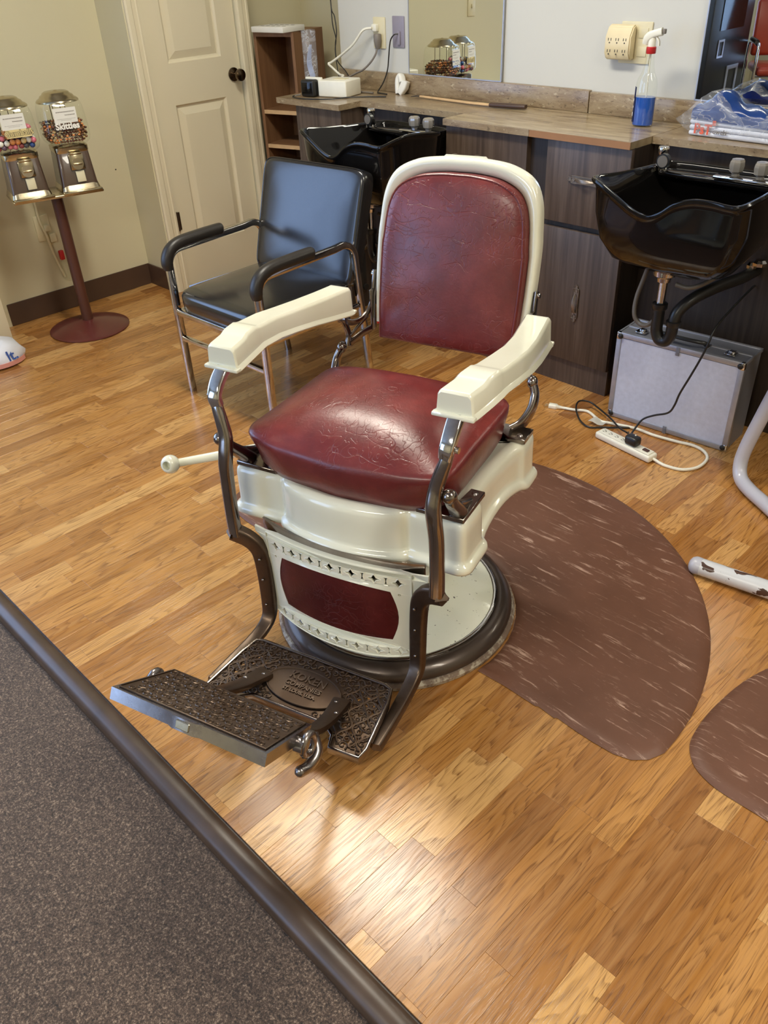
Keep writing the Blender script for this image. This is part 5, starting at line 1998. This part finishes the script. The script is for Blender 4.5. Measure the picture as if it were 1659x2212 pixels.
    if fill == 'balls':
        b_ = B((0.0925, 0.012, gz + 0.076), (0.0008, 0.098, 0.030), 0)
        lb = finish(b_, 'name_label', M['yellow'], t, 0)
        text_mesh('lettering', text, 0.030, M['ink'], lb, frame((0.0934, 0.012, gz + 0.077), (0, 1, 0.03), (0, 0, 1)), 0.0003, bold=0.0015)
        text_mesh('lettering', text, 0.030, M['yellow'], lb, frame((0.0940, 0.012, gz + 0.077), (0, 1, 0.03), (0, 0, 1)), 0.0003, bold=0.0003)
    else:
        b_ = B((0.0925, 0.0, gz + 0.079), (0.0006, 0.096, 0.022), 0)
        lb = finish(b_, 'name_label', M['maroon_dark'], t, 0)
        text_mesh('lettering', text, 0.033, M['ink_white'], lb, frame((0.0934, 0.0, gz + 0.079), (0, 1, 0.0), (0, 0, 1)), 0.0004, bold=0.0012)
    return t


candy_machine(0.100, 'square candy machine full of small brown and orange candies, nearer the door', 'Skittles', 'small')
candy_machine(-0.104, 'square gumball machine full of large coloured gumballs, at the left edge', 'Gumballs', 'balls')

# ------------------------------------------------------------------ left edge: cream cabinet and bag
pc = empty('tall_unit', (-3.74, 1.0, 0), 'cream painted tall unit at the left edge beside the candy stand', 'cabinet')
finish(boxr(-0.2, 0.03, -0.35, 0.235, 0, 0.62, 0.004), 'body', M['door'], pc, 0.4)
finish(B((0.036, 0.16, 0.10), (0.012, 0.05, 0.012), 0.004), 'handle', M['white_plastic'], pc, 0.6)
bm = bmesh.new()
rs = []
nb = 28
rb_ = random.Random(9)
for z_, k in ((0.0, 0.85), (0.012, 1.0), (0.035, 1.0), (0.06, 0.92), (0.085, 0.74), (0.10, 0.45), (0.105, 0.12)):
    rs.append([(0.10 * k * math.cos(a) * (1 + 0.05 * math.sin(5 * a + z_ * 60)), 0.115 * k * math.sin(a) * (1 + 0.06 * math.sin(4 * a + z_ * 80)), z_ + 0.004 * math.sin(3 * a) * (1 if z_ > 0.03 else 0)) for a in [2 * PI * i / nb for i in range(nb)]])
loft(bm, rs)
bg_o = finish(bm, 'plastic_bag', M['white_sheet'], None, 1.0, (-3.585, 1.105, 0.0))
tag(bg_o, 'crumpled white plastic bag with blue print on the floor at the left edge', 'bag')
text_mesh('lettering', 'lt.', 0.06, M['ink_blue'], bg_o, frame((0.098, 0.03, 0.05), (0, 1, 0.1), (-0.25, 0, 1)), 0.0006, bold=0.001)
bm = bmesh.new()
sweep(bm, [(0.104 * math.cos(a), 0.119 * math.sin(a), 0.018) for a in [math.radians(-50 + 10 * i) for i in range(11)]], rrect(0.002, 0.02, 0.0008, 1), up=(0, 0, 1))
tag(finish(bm, 'printed_band', simple('pink_print', srgb(214, 150, 140), 0.5), bg_o, 0.7), 'pink printed band')

# wall A: outlet, cord, small air freshener
ol = empty('wall_outlet', (XA, 1.60, 0.38), 'ivory wall outlet low on the wall behind the candy stand', 'outlet')
finish(B((0.003, 0, 0.02), (0.006, 0.072, 0.115), 0.003), 'face_plate', M['ivory'], ol)
finish(B((0.014, 0.012, 0.02), (0.02, 0.03, 0.03), 0.004), 'plug', M['ivory'], ol)
finish(B((0.012, 0.03, -0.03), (0.016, 0.03, 0.04), 0.004), 'plug', M['ivory'], ol)
tag(finish(tube([(XA + 0.004, 1.59, 0.60), (XA + 0.004, 1.592, 0.52), (XA + 0.012, 1.588, 0.44), (XA + 0.02, 1.60, 0.37), (XA + 0.014, 1.61, 0.30), (XA + 0.012, 1.625, 0.22), (XA + 0.012, 1.64, 0.16)], 0.006, 7), 'cable', M['ivory'], None, 0.9), 'ivory cord running down the wall behind the candy stand', 'cord')
af = empty('air_freshener', (XA + 0.02, 1.655, 0.19), 'clear plastic air freshener with a red top behind the maroon pole', 'air freshener')
tag(finish(B((0, -0.008, 0.075), (0.02, 0.022, 0.045), 0.005), 'red_cap', M['red_plastic'], af), 'red cap')
finish(lathe([(0.014, -0.05), (0.02, -0.045), (0.022, 0.0), (0.018, 0.05)], 16, cap=False), 'clear_body', M['glass'], af, 0.8)
# light switch and cord high on the left wall (seen in the mirror)
sw = empty('light_switch', (XA, 1.0, 1.12), 'ivory light switch plate on the left wall, seen in the mirror', 'switch')
finish(B((0.003, 0.02, 0.0), (0.006, 0.07, 0.115), 0.003), 'face_plate', M['ivory'], sw)
finish(B((0.009, 0.02, 0.0), (0.01, 0.012, 0.02), 0.002), 'toggle', M['ivory'], sw)

# ------------------------------------------------------------------ bookcase in the alcove
BR = math.atan2(0.269, 0.963)
bkc = empty('bookcase', (-3.70, 2.762, 0), 'narrow brown open-shelf bookcase between the door and the worktop', 'bookcase', BR)
finish(boxr(0, 0.016, 0, 0.25, 0, 1.083), 'side_panel', M['bookwood'], bkc, 0)
finish(boxr(0.219, 0.235, 0, 0.25, 0, 1.083), 'side_panel', M['bookwood'], bkc, 0)
finish(boxr(0.016, 0.219, 0.238, 0.25, 0, 1.083), 'back_panel', M['bookwood'], bkc, 0)
finish(boxr(0.0, 0.235, 0, 0.25, 1.083, 1.103), 'top', M['bookwood'], bkc, 0)
for z_ in (0.08, 0.36, 0.475, 0.585, 0.745):
    sh = finish(boxr(0.016, 0.219, 0.004, 0.238, z_, z_ + 0.018), 'shelf', M['bookwood'], bkc, 0)
    finish(boxr(0.016, 0.219, 0.0005, 0.0038, z_, z_ + 0.018), 'front_edge', M['tan'], sh, 0)
fx = empty('flat_box', (-3.60, 2.82, 1.1035), 'flat white carton lying on top of the bookcase', 'box', 0.12)
finish(B((0.02, 0.0, 0.0125), (0.21, 0.15, 0.024), 0.003), 'body', M['paper'], fx)
bm = bmesh.new()
for i in range(5):
    for j in range(2):
        box(bm, (-0.05 + 0.035 * i, -0.03 + 0.06 * j, 0.0249), (0.02, 0.01, 0.0006))
finish(bm, 'print', M['cord_grey'], fx, 0)

# ------------------------------------------------------------------ things on the worktop
ZW = ZT + 0.0005
tu = empty('plastic_cylinder', (-3.143, 2.64, ZW), 'tall clear plastic cylinder standing by the bookcase', 'container')
M['tubeglass'] = M['film']
bm = lathe([(0.029, 0.0), (0.030, 0.002), (0.031, 0.245)], 28, cap=False)
finish(bm, 'wall', M['tubeglass'], tu, 0.6)
finish(lathe([(0.001, 0.0005), (0.0305, 0.0005), (0.0305, 0.003), (0.001, 0.003)], 28), 'bottom', M['tubeglass'], tu, 0.5)
bm = bmesh.new()
sweep(bm, cat([(-0.012, 0, 0.004), (0.004, 0.004, 0.06), (-0.006, -0.002, 0.12), (0.006, 0.002, 0.19)], 5), rrect(0.028, 0.003, 0.001, 1), up=(1, 0, 0), scales=lambda t: 0.5 + 0.5 * math.sin(PI * t))
finish(bm, 'film_insert', simple('pale_blue_film', srgb(170, 182, 220), 0.3, var=0.2), tu, 0.7)

pw = empty('power_adapter', (-2.985, 2.66, ZW), 'white rectangular plastic box on the worktop by the wires', 'box', 0.25)
finish(B((0, 0, 0.033), (0.145, 0.12, 0.064), 0.005, 3), 'housing', M['white_plastic'], pw, 0.7)
finish(B((0.01, 0, 0.0655), (0.06, 0.035, 0.003), 0.001), 'raised_face', M['ivory'], pw)
ck = empty('small_clock', (-3.085, 2.585, ZW), 'small black cube radio with a white back beside the white box', 'radio', 0.2)
finish(B((0, -0.012, 0.034), (0.072, 0.040, 0.066), 0.008, 3), 'body', M['black_plastic'], ck, 0.7)
finish(B((0.005, 0.016, 0.037), (0.088, 0.014, 0.072), 0.004, 2), 'back_case', M['white_plastic'], ck, 0.7)
bm = B((0.0, -0.033, 0.034), (0.055, 0.002, 0.045), 0.0008)
finish(bm, 'display', M['black_gloss'], ck)
tag(finish(tube([(-3.12, 2.55, ZW + 0.008), (-3.14, 2.52, ZW + 0.003), (-3.08, 2.50, ZW + 0.003), (-3.0, 2.515, ZW + 0.003), (-2.93, 2.56, ZW + 0.003), (-2.90, 2.62, ZW + 0.003), (-2.86, 2.66, ZW + 0.003), (-2.80, 2.70, ZW + 0.003), (-2.76, 2.72, ZW + 0.003)], 0.0025, 6), 'cable', M['black_plastic'], None, 0.9), 'thin black cord trailing over the worktop from the small radio', 'cord')

# outlets on wall C
oa = empty('wall_outlet', (-2.925, YC, 1.113), 'ivory wall outlet with white and grey plugs above the white box', 'outlet')
finish(B((0, -0.003, 0), (0.072, 0.006, 0.118), 0.003), 'face_plate', M['ivory'], oa)
finish(B((-0.015, -0.014, 0.02), (0.03, 0.022, 0.028), 0.005), 'plug', M['white_plastic'], oa)
finish(lathe([(0.008, -0.06), (0.012, -0.05), (0.0165, -0.028), (0.0165, -0.005), (0.014, -0.002)], 14, c=(0.005, -0.022, 0.0)), 'plug', M['cord_grey'], oa, 0.7)
og = empty('wall_outlet', (-2.81, YC, 1.12), 'lilac grey wall plate with a thin dark cord, left of the mirror', 'outlet')
finish(B((0, -0.003, 0), (0.070, 0.006, 0.116), 0.003), 'face_plate', M['grey_plate'], og)
finish(B((0.008, -0.009, -0.022), (0.014, 0.010, 0.05), 0.002), 'socket', M['grey_plate'], og)
tag(finish(tube([(-2.945, 2.83, 1.133), (-2.98, 2.81, 1.125), (-3.03, 2.80, 1.075), (-3.10, 2.80, 1.035), (-3.17, 2.79, 0.998), (-3.19, 2.785, 0.99), (-3.15, 2.775, 0.975), (-3.09, 2.76, 0.955), (-3.04, 2.735, 0.957), (-3.03, 2.72, 0.955)], 0.0052, 7), 'cable', M['white_plastic'], None, 0.9), 'thick white cord from the ivory outlet to the white box', 'cord')
tag(finish(tube([(-2.92, 2.835, 1.06), (-2.922, 2.825, 1.035), (-2.94, 2.81, 1.005), (-2.98, 2.80, 0.975), (-3.03, 2.80, 0.958), (-3.075, 2.78, 0.935), (-3.09, 2.76, 0.91), (-3.06, 2.745, 0.8965), (-2.98, 2.75, 0.896), (-2.88, 2.76, 0.896)], 0.0042, 7), 'cable', M['cord_grey'], None, 0.9), 'grey cord drooping from the lower plug of the ivory outlet', 'cord')
tag(finish(tube([(-2.80, 2.842, 1.115), (-2.815, 2.832, 1.11), (-2.835, 2.83, 1.085), (-2.85, 2.832, 1.02), (-2.86, 2.832, 0.975), (-2.875, 2.82, 0.93), (-2.89, 2.80, 0.8965), (-2.86, 2.775, 0.8955), (-2.80, 2.765, 0.8955)], 0.0028, 6), 'cable', M['black_plastic'], None, 0.9), 'thin dark cord hanging from the lilac grey wall plate', 'cord')
for i, (lab, pts_) in enumerate((('long thin black wire down the wall, left one of the crossing pair', [(-3.235, 2.852, 1.60), (-3.215, 2.845, 1.235), (-3.206, 2.84, 1.14), (-3.19, 2.84, 1.085), (-3.20, 2.84, 1.04), (-3.19, 2.835, 0.985), (-3.165, 2.82, 0.94), (-3.13, 2.80, 0.8955), (-3.05, 2.79, 0.8955)]),
                                 ('long thin black wire down the wall, right one of the crossing pair', [(-3.18, 2.85, 1.60), (-3.205, 2.837, 1.24), (-3.183, 2.834, 1.17), (-3.174, 2.832, 1.11), (-3.188, 2.832, 1.06), (-3.175, 2.826, 1.0), (-3.12, 2.828, 0.955), (-3.08, 2.815, 0.92), (-3.05, 2.77, 0.8955), (-2.96, 2.76, 0.8955)]))):
    tag(finish(tube(pts_, 0.0024, 6), 'cable', M['black_plastic'], None, 0.9), lab, 'wire')
# six-way adapter on its wall plate
ad = empty('outlet_adapter', (-1.71, YC, 1.12), 'ivory six-socket wall adapter left of the blue spray bottle', 'outlet')
finish(B((0.027, -0.003, 0.0), (0.118, 0.006, 0.125), 0.003), 'wall_plate', M['ivory'], ad)
bm = bmesh.new()
extrude_poly(bm, [(-0.067, -0.012, -0.05), (-0.067, -0.034, -0.05), (-0.067, -0.046, -0.03), (-0.067, -0.046, 0.020), (-0.067, -0.030, 0.050), (-0.067, -0.012, 0.056)], (0.098, 0, 0))
bmesh.ops.bevel(bm, geom=list(bm.edges), offset=0.004, segments=2, affect='EDGES')
ab = finish(bm, 'adapter_body', simple('cream_adapter', srgb(222, 206, 166), 0.4), ad, 0.6)
bm = bmesh.new()
for r_ in range(2):
    for c_ in range(3):
        x_ = -0.048 + 0.029 * c_
        z_ = 0.008 - 0.034 * r_
        for dx in (-0.005, 0.005):
            box(bm, (x_ + dx, -0.0463, z_ + 0.004), (0.0022, 0.0008, 0.008))
        cyl(bm, (x_, -0.0463, z_ - 0.006), 0.0024, 0.0008, 'Y', 8)
finish(bm, 'socket_slots', M['ink'], ab, 0)
bm = bmesh.new()
for z_ in (0.03, -0.025):
    box(bm, (0.056, -0.007, z_), (0.034, 0.003, 0.03), 0.001)
finish(bm, 'outlet_face', M['ivory'], ad)

# white foam pieces
wp = empty('foam_block', (-2.75, 2.815, ZW), 'white rounded plastic plug cover leaning on the splashback', 'plastic cover')
bm = bmesh.new()
sweep(bm, cat([(-0.028, 0.0, 0.002), (-0.033, 0.004, 0.03), (-0.036, 0.01, 0.055), (-0.026, 0.012, 0.068), (-0.012, 0.006, 0.06), (-0.004, 0.0, 0.045)], 4), rrect(0.022, 0.030, 0.009, 3), up=(0, 1, 0))
finish(bm, 'lobe', M['paper'], wp, 0.8)
bm = bmesh.new()
sweep(bm, [(-0.012, -0.006, 0.004), (0.006, 0.0, 0.03), (0.012, 0.006, 0.052)], rrect(0.034, 0.032, 0.008, 3), up=(0, 1, 0), scales=[0.8, 1, 0.9])
finish(bm, 'lobe', M['paper'], wp, 0.8)
# wooden stick with brown handle
br = empty('neck_brush', (-2.33, 2.765, ZW), 'thin pale wooden stick with a brown handle lying on the worktop', 'brush', 0.0)
bm = bmesh.new()
sweep(bm, cat([(-0.285, 0.012, 0.008), (-0.2, 0.008, 0.0075), (-0.1, 0.0, 0.0075), (0.0, -0.006, 0.0075), (0.115, -0.006, 0.008)], 4), rrect(0.020, 0.007, 0.003, 2), up=(0, 0, 1), scales=lambda t: 0.55 + 0.55 * t, scales2=lambda t: 1)
finish(bm, 'stick', M['tan'], br, 0.7)
bm = bmesh.new()
sweep(bm, cat([(0.105, -0.006, 0.009), (0.15, 0.0, 0.0095), (0.22, 0.012, 0.0095), (0.255, 0.02, 0.0095)], 4), rrect(0.030, 0.014, 0.006, 3), up=(0, 0, 1), scales=lambda t: 0.9 + 0.15 * math.sin(PI * t))
finish(bm, 'grip', simple('dark_brown_grip', srgb(66, 46, 36), 0.45), br, 0.7)
bm = bmesh.new()
for k in range(7):
    sweep(bm, [(-0.285, 0.012 + 0.0015 * (k - 3), 0.008), (-0.325, 0.012 + 0.005 * (k - 3), 0.006)], circ(0.0012, 4))
tag(finish(bm, 'bristles', M['ink'], br, 0), kind='stuff')

# spray bottle
sb = empty('spray_bottle', (-1.553, 2.738, ZW), 'clear spray bottle of blue liquid with a white and red trigger head', 'bottle', 0.15)
BP = [(0.020, 0.0), (0.0345, 0.002), (0.036, 0.008), (0.036, 0.10), (0.0355, 0.125), (0.031, 0.143), (0.023, 0.157), (0.017, 0.175), (0.0135, 0.20), (0.0125, 0.218)]


def obl(prf, k=1.0, d=0.72, n_=32):
    return [[(k * r_ * math.cos(a), k * d * r_ * math.sin(a) if r_ > 0.02 else k * r_ * math.sin(a) * (0.72 + 0.28 * min(1, (0.036 - r_) / 0.02)), z_) for a in [2 * PI * i / n_ for i in range(n_)]] for r_, z_ in prf]


bm = loft(bmesh.new(), obl(BP), True, False)
finish(bm, 'bottle', M['glass'], sb, 0.8)
bm = loft(bmesh.new(), obl([(0.02, 0.002), (0.034, 0.004), (0.035, 0.009), (0.035, 0.088)], 0.985))
tag(finish(bm, 'liquid', M['liquid'], sb, 0.6), 'bright blue liquid')
finish(lathe([(0.0145, 0.214), (0.0155, 0.216), (0.0155, 0.232), (0.0135, 0.234)], 20), 'collar', M['red_plastic'], sb, 0.5)
bm = bmesh.new()
R45 = (0, 0, 0)
pts = cat([(-0.022, 0.0, 0.24), (-0.016, 0.0, 0.258), (0.0, 0.0, 0.268), (0.02, 0, 0.274), (0.030, 0, 0.276)], 4)
sweep(bm, pts, rrect(0.018, 0.020, 0.006, 3), up=(0, 0, 1), scales=lambda t: 0.55 + 0.75 * math.sin(PI * min(0.7, t + 0.15)))
lathe([(0.0125, 0.233), (0.012, 0.25), (0.009, 0.262)], 16, bm)
finish(bm, 'trigger_head', M['white_plastic'], sb, 0.7)
finish(B((0.036, 0, 0.2765), (0.010, 0.014, 0.014), 0.002), 'nozzle', M['cord_grey'], sb)
bm = bmesh.new()
sweep(bm, cat([(0.012, 0, 0.262), (0.022, 0, 0.25), (0.024, 0, 0.236)], 4), rrect(0.012, 0.005, 0.002, 2), up=(1, 0, 0))
finish(bm, 'trigger', M['white_plastic'], sb, 0.7)
bm = bmesh.new()
sweep(bm, [(0.004, 0, 0.02), (0.0, 0, 0.23)], circ(0.0022, 6))
finish(bm, 'dip_tube', M['white_plastic'], sb, 0.7)
bm = bmesh.new()
lr = []
for z_ in (0.012, 0.04, 0.08, 0.118):
    lr.append([(0.0365 * math.cos(a), 0.0365 * 0.725 * math.sin(a), z_) for a in [math.radians(178 + 6 * i) for i in range(9)]])
vv_ = [[bm.verts.new(p) for p in r] for r in lr]
for i in range(3):
    for j in range(8):
        bm.faces.new((vv_[i][j], vv_[i][j + 1], vv_[i + 1][j + 1], vv_[i + 1][j]))
bmesh.ops.solidify(bm, geom=list(bm.faces), thickness=0.0004)
lb = tag(finish(bm, 'label_sticker', simple('navy_label', srgb(38, 52, 104), 0.4), sb, 0.7), 'navy and white label')
bm = bmesh.new()
for z_, hh in ((0.03, 0.012), (0.055, 0.006), (0.075, 0.008)):
    r_ = [[(0.0375 * math.cos(a), 0.0375 * 0.725 * math.sin(a), zz) for a in [math.radians(196 + 6 * i) for i in range(4)]] for zz in (z_, z_ + hh)]
    v2 = [[bm.verts.new(p) for p in q_] for q_ in r_]
    for j in range(3):
        bm.faces.new((v2[0][j], v2[0][j + 1], v2[1][j + 1], v2[1][j]))
finish(bm, 'label_print', M['ink_white'], lb, 0.7)

# towel pack in clear plastic
tw = empty('towel_pack', (-1.20, 2.735, ZW), 'clear plastic pack of white towels with a blue band', 'towel pack', -0.045)
bm = bmesh.new()
for k in range(4):
    box(bm, (0.05, 0.0, 0.0085 + 0.016 * k), (0.40, 0.13, 0.0155), 0.007, 3)
finish(bm, 'folded_towels', M['white_sheet'], tw, 0.8)
bm = bmesh.new()
NU, NV = 26, 8
gr = []
for i in range(NU + 1):
    u = i / NU
    row = []
    for j in range(NV + 1):
        v = j / NV
        x_ = -0.145 + 0.255 * u
        if v < 0.35:
            yv = -0.0685
            zv = 0.052 + (0.074 - 0.052) * (v / 0.35)
            zv += (0.012 * math.sin(u * PI) * (v / 0.35))
        else:
            w_ = (v - 0.35) / 0.65
            yv = -0.0685 + 0.10 * w_
            zv = 0.074 + 0.012 * math.sin(u * PI) + (0.040 * math.exp(-((u - 0.3) / 0.16) ** 2) + 0.012) * math.sin(PI * min(1, w_ * 0.9))
            zv += 0.004 * math.sin(u * 23 + w_ * 7)
        row.append(bm.verts.new((x_ - (0.012 if v > 0.8 else 0) + 0.018 * (1 - v) * (u), yv, zv - 0.012 * u * (1 if v < 0.4 else 0.6))))
    gr.append(row)
for i in range(NU):
    for j in range(NV):
        bm.faces.new((gr[i][j], gr[i + 1][j], gr[i + 1][j + 1], gr[i][j + 1]))
bmesh.ops.solidify(bm, geom=list(bm.faces), thickness=0.001)
tag(finish(bm, 'blue_band', M['blue_film'], tw, 1.0), 'glossy blue printed band')
bm = bmesh.new()
rs = []
for i in range(30):
    u = i / 29
    x_ = -0.225 + 0.50 * u
    grow = min(1, max(0.02, (u / 0.16)) ** 0.8) if u < 0.16 else 1
    hz = (0.080 + 0.050 * math.exp(-((u - 0.27) / 0.12) ** 2)) * grow
    hy = 0.078 * (0.25 + 0.75 * grow)
    cz = 0.030 + (0.0)
    ring = []
    for k in range(20):
        a = 2 * PI * k / 20
        c_, s_ = math.cos(a), math.sin(a)
        wv = 1 + 0.03 * math.sin(i * 1.7 + k * 2.3)
        zz = (hz * 0.5 + (hz * 0.5) * math.copysign(abs(s_) ** 0.6, s_) * wv)
        zz = zz + (1 - grow) * 0.035
        ring.append((x_, hy * math.copysign(abs(c_) ** 0.6, c_) * wv, max(0.001, zz)))
    rs.append(ring)
loft(bm, rs, True, True)
tag(finish(bm, 'plastic_wrap', M['film'], tw, 1.0), 'crinkled clear plastic wrap')
text_mesh('lettering', 'PsT', 0.040, M['ink_red'], tw, frame((-0.098, -0.0712, 0.022), (1, 0, 0), (0, 0, 1)), 0.0004, bold=0.0012)
text_mesh('lettering', 'owels', 0.020, M['cord_grey'], tw, frame((-0.040, -0.0712, 0.020), (1, 0, 0), (0, 0, 1)), 0.0004, bold=0.0003)
finish(B((-0.062, -0.0712, 0.044), (0.011, 0.0006, 0.014), 0), 'print_spot', M['ink_red'], tw, 0)

# ------------------------------------------------------------------ behind the camera (seen in the right-hand mirror)
def waiting_chair(x_, y_, rz, label):
    t = empty('waiting_chair', (x_, y_, ZCARP), label, 'chair', rz)
    b_ = bmesh.new()
    box(b_, (0, 0, 0.44), (0.5, 0.48, 0.07), 0.03, 3)
    finish(b_, 'seat', M['red_vinyl'], t, 0.8)
    b_ = B((0, -0.24, 0.72), (0.5, 0.06, 0.42), 0.028, 3, rot=(0.15, 0, 0))
    finish(b_, 'backrest', M['red_vinyl'], t, 0.8)
    for sx in (-1, 1):
        b_ = tube([(sx * 0.27, -0.24, 0.0), (sx * 0.27, -0.22, 0.3), (sx * 0.27, -0.2, 0.58), (sx * 0.27, -0.14, 0.63), (sx * 0.27, 0.15, 0.63), (sx * 0.27, 0.22, 0.58), (sx * 0.27, 0.24, 0.0)], 0.012, 10)
        finish(b_, 'leg_frame', M['chrome'], t, 0.8)
        b_ = tube([(sx * 0.27, -0.12, 0.648), (sx * 0.27, 0.0, 0.65), (sx * 0.27, 0.14, 0.648)], 0.018, 8)
        finish(b_, 'arm_pad', M['black_pad'], t, 0.8)
    b_ = tube([(-0.27, 0.2, 0.41), (0.27, 0.2, 0.41)], 0.012, 8, 0)
    finish(b_, 'front_rail', M['chrome'], t, 0.8)
    return t


waiting_chair(-3.2, -2.15, -0.6, 'orange-red vinyl waiting chair with chrome legs in the corner, seen in the right mirror')
vc = empty('arcade_cabinet', (-3.74, -1.75, ZCARP), 'tall black cabinet with small framed openings, seen in the right mirror', 'cabinet')
finish(boxr(-0.2, 0.22, -0.35, 0.35, 0, 1.5, 0.01), 'body', M['black_plastic'], vc)
finish(boxr(0.221, 0.226, -0.2, 0.2, 0.75, 1.3), 'screen', M['black_gloss'], vc, 0)
for (y_, z_, s_) in ((-0.12, 0.35, 0.1), (0.15, 0.62, 0.05)):
    b_ = bmesh.new()
    plate(b_, [(-s_, -s_ * 1.3), (s_, -s_ * 1.3), (s_, s_ * 1.3), (-s_, s_ * 1.3)], [[(-s_ * .7, -s_), (s_ * .7, -s_), (s_ * .7, s_), (-s_ * .7, s_)]], 0.006, lambda u, v, d: (0.228 - d, y_ + u, z_ + v))
    finish(b_, 'frame', M['alu'], vc, 0)

# dark screw holes left in the cream wall
for y_, z_ in ((2.03, 0.58), (1.76, 0.60)):
    bm = bmesh.new()
    cyl(bm, (XA + 0.0008, y_, z_), 0.0035, 0.0014, 'X', 8)
    finish(bm, 'screw_hole', M['ink'], wall_left, 0)
